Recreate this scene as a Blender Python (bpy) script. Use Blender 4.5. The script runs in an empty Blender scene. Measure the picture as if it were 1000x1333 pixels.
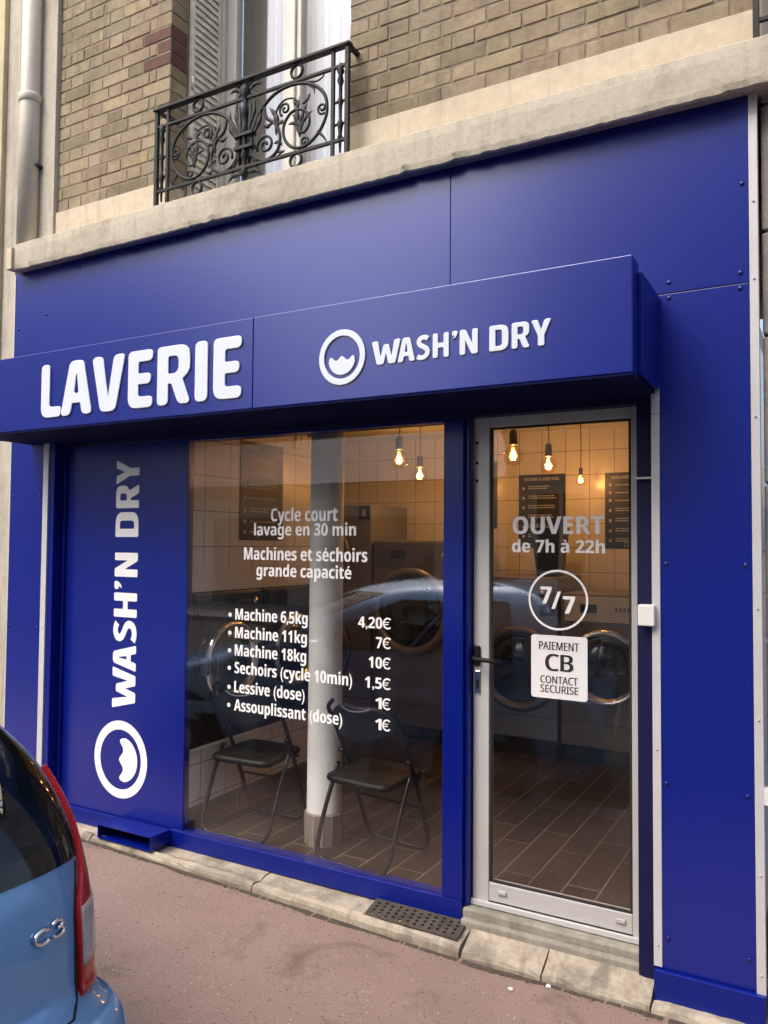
import bpy, bmesh, math, random
from mathutils import Vector, Matrix
R = math.radians
sc = bpy.context.scene
COL = sc.collection

# ------------------------------------------------------------------ camera
F_PX = 1040.0
YAW, PIT, ROL = R(29.436), R(2.215), R(0.4433)
fw = Vector((-math.sin(YAW)*math.cos(PIT), math.cos(YAW)*math.cos(PIT), math.sin(PIT)))
rt = Vector((math.cos(YAW), math.sin(YAW), 0)); up = rt.cross(fw)
r2 = math.cos(ROL)*rt + math.sin(ROL)*up; u2 = -math.sin(ROL)*rt + math.cos(ROL)*up
cam_d = bpy.data.cameras.new('camera'); cam = bpy.data.objects.new('camera', cam_d); COL.objects.link(cam)
cam_d.sensor_fit = 'HORIZONTAL'; cam_d.sensor_width = 36; cam_d.lens = F_PX/1000*36
cam_d.clip_start = 0.05; cam_d.clip_end = 500
cam.matrix_world = Matrix(((r2.x, u2.x, -fw.x, 0), (r2.y, u2.y, -fw.y, -3.2), (r2.z, u2.z, -fw.z, 1.728), (0, 0, 0, 1)))
sc.camera = cam

# ------------------------------------------------------------------ world, sun, exposure
SUN_EL, SUN_AZ = R(52), R(205)          # azimuth measured clockwise from +Y: behind the camera, to the left
W = bpy.data.worlds.new('World'); sc.world = W; W.use_nodes = True
wn, wl = W.node_tree.nodes, W.node_tree.links
bg = wn['Background']; bg.inputs['Strength'].default_value = 0.15
sky = wn.new('ShaderNodeTexSky'); sky.sky_type = 'NISHITA'; sky.sun_disc = False
sky.sun_elevation = SUN_EL; sky.sun_rotation = SUN_AZ
sky.air_density = 1.0; sky.dust_density = 6.0; sky.ozone_density = 1.0
hs = wn.new('ShaderNodeHueSaturation'); hs.inputs['Saturation'].default_value = 0.9
wl.new(sky.outputs[0], hs.inputs['Color']); wl.new(hs.outputs[0], bg.inputs['Color'])
sd = bpy.data.lights.new('sun', 'SUN'); sun = bpy.data.objects.new('sun', sd); COL.objects.link(sun)
sd.energy = 0.5; sd.angle = R(35); sd.color = (1.0, 0.98, 0.95)
sdir = Vector((math.sin(SUN_AZ)*math.cos(SUN_EL), math.cos(SUN_AZ)*math.cos(SUN_EL), math.sin(SUN_EL)))
sun.rotation_euler = sdir.to_track_quat('Z', 'Y').to_euler()
sc.view_settings.view_transform = 'Standard'; sc.view_settings.look = 'None'
sc.view_settings.exposure = 1.16; sc.view_settings.gamma = 1
sc.cycles.transparent_max_bounces = 24; sc.cycles.max_bounces = 10; sc.cycles.caustics_reflective = False
sc.cycles.use_denoising = True

# ------------------------------------------------------------------ materials
MATS = {}
def newmat(name):
    m = bpy.data.materials.new(name); m.use_nodes = True
    MATS[name] = m
    return m, m.node_tree.nodes, m.node_tree.links, m.node_tree.nodes['Principled BSDF']
def node(n, t, **kw):
    x = n.new(t)
    for k, v in kw.items(): setattr(x, k, v)
    return x
def ramp(n, stops):
    r = n.new('ShaderNodeValToRGB'); e = r.color_ramp.elements
    while len(e) > 1: e.remove(e[0])
    e[0].position, e[0].color = stops[0][0], (*stops[0][1], 1)
    for p, c in stops[1:]:
        q = e.new(p); q.color = (*c, 1)
    return r
def mix(n, l, fac, a, b, mode='MIX'):
    x = n.new('ShaderNodeMix'); x.data_type = 'RGBA'; x.blend_type = mode
    for s, v in ((0, fac), (6, a), (7, b)):
        if hasattr(v, 'is_linked'): l.new(v, x.inputs[s])
        elif isinstance(v, (int, float)): x.inputs[s].default_value = v
        else: x.inputs[s].default_value = (*v, 1)
    return x.outputs[2]
def noise(n, l, scale, detail=6, rough=.6, vec=None, dist=0):
    x = n.new('ShaderNodeTexNoise'); x.inputs['Scale'].default_value = scale
    x.inputs['Detail'].default_value = detail; x.inputs['Roughness'].default_value = rough; x.inputs['Distortion'].default_value = dist
    if vec is None:
        t = n.new('ShaderNodeTexCoord'); vec = t.outputs['Object']
    l.new(vec, x.inputs['Vector']); return x.outputs['Fac']
def bump(n, l, b, h, strength=.3, dist=.01):
    x = n.new('ShaderNodeBump'); x.inputs['Strength'].default_value = strength; x.inputs['Distance'].default_value = dist
    l.new(h, x.inputs['Height']); l.new(x.outputs[0], b.inputs['Normal']); return x
def plain(name, col, rough=.5, metal=0., var=.12, scale=6, bmp=0., spec=.5, coat=0., bscale=60):
    """base colour with soft wear noise, roughness variation and optional fine bump"""
    m, n, l, b = newmat(name)
    f = noise(n, l, scale)
    d = tuple(c*(1-var) for c in col); u = tuple(min(1, c*(1+var)) for c in col)
    r = ramp(n, [(.3, d), (.7, u)]); l.new(f, r.inputs[0]); l.new(r.outputs[0], b.inputs['Base Color'])
    rr = n.new('ShaderNodeMapRange'); l.new(noise(n, l, scale*1.7, 3, .5), rr.inputs[0])
    rr.inputs[1].default_value = .15; rr.inputs[2].default_value = .85
    rr.inputs[3].default_value = max(0, rough-.05); rr.inputs[4].default_value = min(1, rough+.05)
    l.new(rr.outputs[0], b.inputs['Roughness'])
    b.inputs['Metallic'].default_value = metal; b.inputs['Specular IOR Level'].default_value = spec
    b.inputs['Coat Weight'].default_value = coat; b.inputs['Coat Roughness'].default_value = .05
    if bmp: bump(n, l, b, noise(n, l, bscale, 8), bmp, .004)
    return m
def plane_vec(n, l, a, b):
    t = n.new('ShaderNodeTexCoord'); s = n.new('ShaderNodeSeparateXYZ'); c = n.new('ShaderNodeCombineXYZ')
    l.new(t.outputs['Object'], s.inputs[0]); l.new(s.outputs['XYZ'.index(a)], c.inputs[0]); l.new(s.outputs['XYZ'.index(b)], c.inputs[1])
    return c.outputs[0]
def tiles(name, ax, w, h, c1, c2, grout, mortar=.004, rough=.25, off=(0, 0), offset=0., grain=False, bstr=.35):
    m, n, l, b = newmat(name)
    v = plane_vec(n, l, *ax)
    mp = n.new('ShaderNodeMapping'); mp.inputs['Location'].default_value = (*off, 0); l.new(v, mp.inputs[0])
    t = n.new('ShaderNodeTexBrick'); t.offset = offset; t.squash = 1
    l.new(mp.outputs[0], t.inputs['Vector'])
    for k, val in (('Scale', 1), ('Mortar Size', mortar), ('Mortar Smooth', .1), ('Bias', 0), ('Brick Width', w), ('Row Height', h)):
        t.inputs[k].default_value = val
    t.inputs['Color1'].default_value = (*c1, 1); t.inputs['Color2'].default_value = (*c2, 1); t.inputs['Mortar'].default_value = (*grout, 1)
    col = t.outputs['Color']
    if grain:
        mp2 = n.new('ShaderNodeMapping'); mp2.inputs['Scale'].default_value = (3, 40, 1); l.new(v, mp2.inputs[0])
        g = noise(n, l, 1.6, 8, .7, mp2.outputs[0], .8)
        rg = ramp(n, [(.25, (.45, .42, .4)), (.75, (1.45, 1.4, 1.35))]); l.new(g, rg.inputs[0])
        col = mix(n, l, 1., col, rg.outputs[0], 'MULTIPLY')
        g2 = noise(n, l, 2.2); r3 = ramp(n, [(.3, (.7, .68, .66)), (.7, (1.2, 1.2, 1.2))]); l.new(g2, r3.inputs[0])
        col = mix(n, l, 1., col, r3.outputs[0], 'MULTIPLY')
        col = mix(n, l, t.outputs['Fac'], col, grout)
    l.new(col, b.inputs['Base Color']); b.inputs['Roughness'].default_value = rough
    inv = n.new('ShaderNodeMath'); inv.operation = 'SUBTRACT'; inv.inputs[0].default_value = 1; l.new(t.outputs['Fac'], inv.inputs[1])
    bump(n, l, b, inv.outputs[0], bstr, .004)
    return m
def glass(name, tint=(1, 1, 1), ior=1.5, wav=0.):
    m, n, l, b = newmat(name); n.remove(b)
    tr = n.new('ShaderNodeBsdfTransparent'); tr.inputs[0].default_value = (*tint, 1)
    gl = n.new('ShaderNodeBsdfGlossy'); gl.inputs['Roughness'].default_value = 0.
    fr = n.new('ShaderNodeFresnel'); ge = n.new('ShaderNodeNewGeometry'); mr = n.new('ShaderNodeMapRange')
    mr.inputs[3].default_value = ior; mr.inputs[4].default_value = 1/ior; l.new(ge.outputs['Backfacing'], mr.inputs[0]); l.new(mr.outputs[0], fr.inputs[0])
    ms = n.new('ShaderNodeMixShader'); l.new(fr.outputs[0], ms.inputs[0]); l.new(tr.outputs[0], ms.inputs[1]); l.new(gl.outputs[0], ms.inputs[2])
    if name == 'pane':
        df = n.new('ShaderNodeBsdfDiffuse'); df.inputs[0].default_value = (.6, .6, .6, 1); mx2 = n.new('ShaderNodeMixShader')
        tc = n.new('ShaderNodeTexCoord'); mp = n.new('ShaderNodeMapping'); mp.inputs['Scale'].default_value = (1, 1, .35); mp.inputs['Rotation'].default_value = (0, .5, 0); l.new(tc.outputs['Object'], mp.inputs[0])
        rp = ramp(n, [(.5, (.0008, .0008, .0008)), (.8, (.014, .014, .014))]); l.new(noise(n, l, 5, 10, .72, mp.outputs[0], 1.2), rp.inputs[0])
        l.new(rp.outputs[0], mx2.inputs[0]); l.new(ms.outputs[0], mx2.inputs[1]); l.new(df.outputs[0], mx2.inputs[2]); ms = mx2
    if wav:
        x = n.new('ShaderNodeBump'); x.inputs['Strength'].default_value = wav; x.inputs['Distance'].default_value = .002
        l.new(noise(n, l, 1.3, 1), x.inputs['Height']); l.new(x.outputs[0], gl.inputs['Normal'])
    l.new(ms.outputs[0], n['Material Output'].inputs[0])
    return m
def emit(name, col, strength):
    m, n, l, b = newmat(name)
    b.inputs['Base Color'].default_value = (*col, 1); b.inputs['Emission Color'].default_value = (*col, 1); b.inputs['Emission Strength'].default_value = strength
    return m

BLUE = (.0010, .0088, .205)
plain('blue_panel', BLUE, .29, var=.04, scale=1.2, spec=.85, bmp=.02, bscale=260)
plain('blue_gloss', (.0010, .0085, .19), .3, var=.06, scale=4, spec=.6)
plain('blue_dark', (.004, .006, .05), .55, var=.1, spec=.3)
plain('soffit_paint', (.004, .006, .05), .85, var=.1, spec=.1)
plain('frit_black', (.006, .006, .007), .06, var=.05)
plain('blue_screw', (.01, .014, .14), .35)
plain('white_acrylic', (.68, .74, .83), .35, var=.02)
plain('white_vinyl', (.92, .93, .94), .45, var=.02)
plain('aluminium', (.56, .56, .55), .42, metal=.2, var=.05, scale=3, bmp=.03)
plain('trim_white', (.60, .60, .61), .4, metal=.15, var=.06, scale=5)
plain('white_plastic', (.74, .74, .72), .4, var=.05)
plain('black_plastic', (.010, .010, .011), .5, spec=.25)
plain('black_rubber', (.02, .02, .021), .75)
plain('black_metal', (.006, .006, .0065), .35, var=.2, spec=.35)
plain('black_vinyl', (.007, .007, .0075), .5, spec=.3, var=.25, bmp=.15, bscale=90)
plain('iron', (.014, .0145, .015), .55, spec=.3, var=.35, scale=30, bmp=.3)
plain('column_paint', (.72, .74, .71), .5, var=.06, bmp=.06, bscale=12)
plain('ceiling_paint', (.6, .58, .54), .8)
plain('white_wall', (.66, .64, .59), .6, var=.05)
plain('chrome', (.75, .76, .78), .12, metal=1, var=.05)
plain('steel', (.30, .30, .31), .33, metal=.7, var=.08, scale=2)
plain('steel_dark', (.16, .16, .17), .35, metal=.5, var=.1)
plain('machine_black', (.016, .016, .018), .22, var=.2)
plain('machine_grey', (.20, .195, .185), .4, var=.06)
plain('poster_black', (.012, .012, .014), .4)
plain('poster_text', (.5, .5, .5), .6)
plain('porthole_dark', (.008, .009, .011), .08, var=.2, coat=.6)
plain('sticker_white', (.82, .82, .84), .4, var=.02)
plain('ink', (.02, .02, .022), .5)
plain('shutter_paint', (.74, .72, .62), .6, var=.2, scale=14)

plain('window_paint', (.62, .61, .57), .5, var=.06)
plain('pipe_paint', (.56, .53, .46), .5, var=.1, scale=3, bmp=.1, bscale=20)
plain('pot_black', (.012, .011, .011), .3)
plain('leaf', (.03, .07, .03), .5, var=.4, scale=20)
plain('bark', (.06, .05, .042), .9, var=.3, scale=12, bmp=.4)
plain('opposite_render', (.55, .52, .46), .85, var=.15, scale=.7)
plain('opposite_stone', (.46, .44, .40), .85, var=.15, scale=.7)
plain('opposite_roof', (.10, .10, .11), .6, var=.2)
plain('opposite_glass', (.02, .025, .03), .1)
plain('tyre', (.018, .018, .018), .85)
plain('car_inside', (.10, .10, .10), .8)
plain('car_seat', (.30, .30, .29), .9)
plain('plate_white', (.7, .7, .68), .4)
glass('pane', ior=1.7); glass('bulb_glass', (1, .9, .75)); glass('car_glass', (.62, .68, .67)); glass('window_pane', (.95, .97, 1))
emit('filament', (1., .5, .12), 22)
plain('curtain', (.62, .65, .70), .9, var=.05, scale=2)

def grime(name, dust=(.20, .20, .22), amount=.35):
    """pale chips and dusty rubs with a shape of their own on a painted surface"""
    m = MATS[name]; n, l = m.node_tree.nodes, m.node_tree.links; b = n['Principled BSDF']; src = b.inputs['Base Color'].links[0].from_socket
    t = n.new('ShaderNodeTexCoord'); mp = n.new('ShaderNodeMapping'); mp.inputs['Scale'].default_value = (1, 1, .25); l.new(t.outputs['Object'], mp.inputs[0])
    f = noise(n, l, 9, 10, .75, mp.outputs[0], .5); r = ramp(n, [(.60, (0, 0, 0)), (.80, (amount, amount, amount))]); l.new(f, r.inputs[0])
    c = mix(n, l, r.outputs[0], src, dust)
    v = n.new('ShaderNodeTexVoronoi'); v.inputs['Scale'].default_value = 7; l.new(t.outputs['Object'], v.inputs['Vector'])
    d = n.new('ShaderNodeMath'); d.operation = 'LESS_THAN'; d.inputs[1].default_value = .022; l.new(v.outputs['Distance'], d.inputs[0])
    sp = n.new('ShaderNodeSeparateColor'); l.new(v.outputs['Color'], sp.inputs[0])
    g = n.new('ShaderNodeMath'); g.operation = 'GREATER_THAN'; g.inputs[1].default_value = .72; l.new(sp.outputs[0], g.inputs[0])
    k = n.new('ShaderNodeMath'); k.operation = 'MULTIPLY'; l.new(d.outputs[0], k.inputs[0]); l.new(g.outputs[0], k.inputs[1])
    c = mix(n, l, k.outputs[0], c, (.5, .5, .52)); l.new(c, b.inputs['Base Color'])
grime('blue_panel', (.3, .31, .36), 0.); grime('blue_gloss', (.3, .31, .36), .07); grime('trim_white', (.25, .24, .22), .5); grime('aluminium', (.28, .27, .26), .4)
grime('pipe_paint', (.25, .22, .17), .5); grime('white_plastic', (.4, .38, .34), .5); grime('column_paint', (.42, .42, .4), .3)
MATS['blue_panel'].node_tree.nodes['Principled BSDF'].inputs['Coat Weight'].default_value = .3; MATS['blue_panel'].node_tree.nodes['Principled BSDF'].inputs['Coat Roughness'].default_value = .24
for k in ('blue_panel', 'blue_gloss', 'blue_screw'): MATS[k].node_tree.nodes['Principled BSDF'].inputs['Specular Tint'].default_value = (.66, .76, 1, 1); q_ = MATS[k].node_tree.nodes['Principled BSDF'].inputs['Roughness']; MATS[k].node_tree.links.remove(q_.links[0]); q_.default_value = .29
def m_car():
    m, n, l, b = newmat('car_paint')
    v = n.new('ShaderNodeTexVoronoi'); v.inputs['Scale'].default_value = 900
    t = n.new('ShaderNodeTexCoord'); l.new(t.outputs['Object'], v.inputs[0])
    r = ramp(n, [(0, (.10, .25, .52)), (1, (.155, .335, .62))]); l.new(v.outputs['Color'], r.inputs[0]); l.new(r.outputs[0], b.inputs['Base Color'])
    b.inputs['Metallic'].default_value = .45; b.inputs['Roughness'].default_value = .38
    b.inputs['Coat Weight'].default_value = 1; b.inputs['Coat Roughness'].default_value = .03
m_car()
def m_lens(name, c, lo=.72, fr=900):
    m, n, l, b = newmat(name)
    t = n.new('ShaderNodeTexCoord'); s = n.new('ShaderNodeSeparateXYZ'); l.new(t.outputs['Object'], s.inputs[0])
    w = n.new('ShaderNodeMath'); w.operation = 'MULTIPLY'; w.inputs[1].default_value = fr; l.new(s.outputs[2], w.inputs[0])
    si = n.new('ShaderNodeMath'); si.operation = 'SINE'; l.new(w.outputs[0], si.inputs[0])
    r = ramp(n, [(0, tuple(x*lo for x in c)), (1, c)])
    mr = n.new('ShaderNodeMapRange'); mr.inputs[1].default_value = -1; l.new(si.outputs[0], mr.inputs[0]); l.new(mr.outputs[0], r.inputs[0])
    l.new(r.outputs[0], b.inputs['Base Color']); b.inputs['Roughness'].default_value = .3
    b.inputs['Coat Weight'].default_value = .45; b.inputs['Coat Roughness'].default_value = .03
    bump(n, l, b, mr.outputs[0], .12, .003)
m_lens('lens_red', (.40, .008, .012)); m_lens('lens_clear', (.44, .40, .40), .62, 800); m_lens('lens_dark_red', (.22, .008, .01))

def m_brick():
    m, n, l, b = newmat('brick')
    a = n.new('ShaderNodeAttribute'); a.attribute_name = 'tint'
    f = noise(n, l, 30, 8, .7); r = ramp(n, [(.25, (.72, .7, .68)), (.7, (1.12, 1.12, 1.12))]); l.new(f, r.inputs[0])
    c = mix(n, l, 1., a.outputs['Color'], r.outputs[0], 'MULTIPLY')
    g = noise(n, l, 2.5, 5, .65); r2_ = ramp(n, [(.35, (.62, .6, .58)), (.6, (1.05, 1.05, 1.05))]); l.new(g, r2_.inputs[0])
    c = mix(n, l, .7, c, r2_.outputs[0], 'MULTIPLY')
    l.new(c, b.inputs['Base Color']); b.inputs['Roughness'].default_value = .85
    bump(n, l, b, noise(n, l, 90, 8), .5, .004)
m_brick()
plain('mortar', (.235, .195, .145), .95, var=.25, scale=25, bmp=.4)
def m_stone(name, c, dirt, scale=3., lo=.35, hi=.62, bstr=.5):
    m, n, l, b = newmat(name)
    f = noise(n, l, scale, 8, .65, dist=.4); r = ramp(n, [(lo, dirt), (hi, c)]); l.new(f, r.inputs[0])
    g = noise(n, l, scale*9, 8, .7); r_ = ramp(n, [(.3, (.86, .85, .83)), (.65, (1.05, 1.05, 1.05))]); l.new(g, r_.inputs[0])
    col = mix(n, l, 1., r.outputs[0], r_.outputs[0], 'MULTIPLY')
    v = n.new('ShaderNodeTexVoronoi'); v.feature = 'DISTANCE_TO_EDGE'; v.inputs['Scale'].default_value = scale*1.1
    t = n.new('ShaderNodeTexCoord'); dd = n.new('ShaderNodeMixRGB')
    l.new(t.outputs['Object'], v.inputs['Vector'])
    l.new(col, b.inputs['Base Color']); b.inputs['Roughness'].default_value = .85
    bump(n, l, b, noise(n, l, scale*14, 10, .7), bstr, .006)
m_stone('ledge_stone', (.52, .47, .38), (.36, .31, .24), 3.5, .3, .5)
def streaks(name, amount=.55):
    m = MATS[name]; n, l = m.node_tree.nodes, m.node_tree.links; b = n['Principled BSDF']; src = b.inputs['Base Color'].links[0].from_socket
    t = n.new('ShaderNodeTexCoord'); mp = n.new('ShaderNodeMapping'); mp.inputs['Scale'].default_value = (9, 3, .9); l.new(t.outputs['Object'], mp.inputs[0])
    r = ramp(n, [(.52, (1, 1, 1)), (.70, (1-amount, 1-amount*.98, 1-amount*.95))]); l.new(noise(n, l, 1.3, 8, .62, mp.outputs[0], .3), r.inputs[0])
    l.new(mix(n, l, 1., src, r.outputs[0], 'MULTIPLY'), b.inputs['Base Color'])
streaks('ledge_stone', .22)
m_stone('slab_stone', (.48, .42, .33), (.25, .215, .17), 6, .36, .6, .8)
m_stone('sill_concrete', (.36, .34, .29), (.19, .175, .15), 5, .35, .6, .6)
m_stone('render_cream', (.62, .54, .41), (.54, .46, .34), 2.2, .3, .55, .15)
m_stone('neighbour_render', (.60, .52, .34), (.52, .44, .29), 1.8, .3, .55, .15)
m_stone('neighbour_stone', (.34, .31, .27), (.20, .18, .22), 5, .35, .6, .5)
m_stone('pier_render', (.50, .46, .39), (.42, .385, .32), 2.5, .3, .55, .15)
streaks('render_cream', .18); streaks('neighbour_render', .25); streaks('pier_render', .3); streaks('pipe_paint', .3); streaks('brick', .35); streaks('slab_stone', .5); streaks('sill_concrete', .25)
def m_pavement():
    m, n, l, b = newmat('pavement_asphalt')
    big = noise(n, l, 1.1, 6, .6); r = ramp(n, [(.3, (.225, .155, .132)), (.5, (.27, .185, .160)), (.7, (.295, .212, .183))]); l.new(big, r.inputs[0])
    f = noise(n, l, 140, 6, .8); rf = ramp(n, [(.3, (.6, .6, .6)), (.7, (1.35, 1.32, 1.3))]); l.new(f, rf.inputs[0])
    c = mix(n, l, 1., r.outputs[0], rf.outputs[0], 'MULTIPLY')
    st = noise(n, l, 2.6, 5, .6, dist=.6); rs = ramp(n, [(.56, (1, 1, 1)), (.68, (.62, .6, .58))]); l.new(st, rs.inputs[0])
    c = mix(n, l, 1., c, rs.outputs[0], 'MULTIPLY')
    t = n.new('ShaderNodeTexCoord')
    def specks(scale, thr, col, c):
        v = n.new('ShaderNodeTexVoronoi'); v.inputs['Scale'].default_value = scale; l.new(t.outputs['Object'], v.inputs['Vector'])
        s = n.new('ShaderNodeSeparateColor'); l.new(v.outputs['Color'], s.inputs[0])
        a = n.new('ShaderNodeMath'); a.operation = 'GREATER_THAN'; a.inputs[1].default_value = thr; l.new(s.outputs[0], a.inputs[0])
        d = n.new('ShaderNodeMath'); d.operation = 'LESS_THAN'; d.inputs[1].default_value = .32; l.new(v.outputs['Distance'], d.inputs[0])
        mm = n.new('ShaderNodeMath'); mm.operation = 'MULTIPLY'; l.new(a.outputs[0], mm.inputs[0]); l.new(d.outputs[0], mm.inputs[1])
        return mix(n, l, mm.outputs[0], c, col)
    c = specks(170, .80, (.31, .26, .235), c); c = specks(75, .975, (.38, .34, .31), c); c = specks(90, .92, (.07, .055, .05), c)
    def gum(scale, thr, rad, col, c, fac):
        v = n.new('ShaderNodeTexVoronoi'); v.inputs['Scale'].default_value = scale; l.new(wv, v.inputs['Vector'])
        s = n.new('ShaderNodeSeparateColor'); l.new(v.outputs['Color'], s.inputs[0])
        a = n.new('ShaderNodeMath'); a.operation = 'GREATER_THAN'; a.inputs[1].default_value = thr; l.new(s.outputs[1], a.inputs[0])
        d = n.new('ShaderNodeMapRange'); d.inputs[1].default_value = rad; d.inputs[2].default_value = rad*.75; l.new(v.outputs['Distance'], d.inputs[0])
        mm = n.new('ShaderNodeMath'); mm.operation = 'MULTIPLY'; l.new(a.outputs[0], mm.inputs[0]); l.new(d.outputs[0], mm.inputs[1])
        m2 = n.new('ShaderNodeMath'); m2.operation = 'MULTIPLY'; m2.inputs[1].default_value = fac; l.new(mm.outputs[0], m2.inputs[0])
        return mix(n, l, m2.outputs[0], c, col)
    nz = n.new('ShaderNodeTexNoise'); nz.inputs['Scale'].default_value = 9; l.new(t.outputs['Object'], nz.inputs['Vector'])
    va = n.new('ShaderNodeVectorMath'); va.operation = 'SCALE'; va.inputs['Scale'].default_value = .10; l.new(nz.outputs['Color'], va.inputs[0])
    vb = n.new('ShaderNodeVectorMath'); l.new(t.outputs['Object'], vb.inputs[0]); l.new(va.outputs[0], vb.inputs[1]); wv = vb.outputs[0]
    c = gum(5, .80, .10, (.10, .078, .07), c, .55); c = gum(7, .9, .10, (.34, .29, .26), c, .45); c = gum(12, .92, .16, (.09, .07, .062), c, .6)
    pk = noise(n, l, .8, 3, .5); rp = ramp(n, [(.50, (0, 0, 0)), (.53, (.55, .55, .55))]); l.new(pk, rp.inputs[0])
    c = mix(n, l, rp.outputs[0], c, mix(n, l, 1., c, (.92, 1.0, 1.02), 'MULTIPLY'))
    l.new(c, b.inputs['Base Color']); b.inputs['Roughness'].default_value = .8
    bump(n, l, b, f, .5, .004)
m_pavement()
plain('road_asphalt', (.05, .05, .052), .85, var=.25, scale=3, bmp=.5, bscale=120)
plain('kerb_granite', (.3, .29, .28), .8, var=.2, scale=20, bmp=.3)
plain('grate_iron', (.075, .062, .05), .6, metal=.3, var=.35, scale=18, bmp=.3)
plain('dirt', (.075, .058, .046), .95, var=.4, scale=40, bmp=.5)
plain('hole_black', (.004, .004, .004), .9)
tiles('wall_tile_x', 'XZ', .2, .2, (.68, .65, .59), (.72, .68, .62), (.14, .12, .10), .0022, .22, off=(.14, .1))
tiles('wall_tile_y', 'YZ', .215, .2, (.72, .71, .67), (.76, .75, .71), (.16, .15, .13), .0022, .22, off=(.0, .1))
tiles('floor_tile', 'YX', .62, .156, (.034, .026, .021), (.062, .047, .036), (.28, .255, .22), .0028, .38, off=(.11, .01), offset=.37, grain=True)
tiles('skirting_tile', 'YZ', .62, .3, (.10, .075, .06), (.13, .09, .07), (.3, .27, .24), .0025, .4, off=(.1, .15))
tiles('column_tile', 'XZ', .9, .9, (.26, .215, .18), (.26, .215, .18), (.4, .36, .3), .002, .4)

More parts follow.
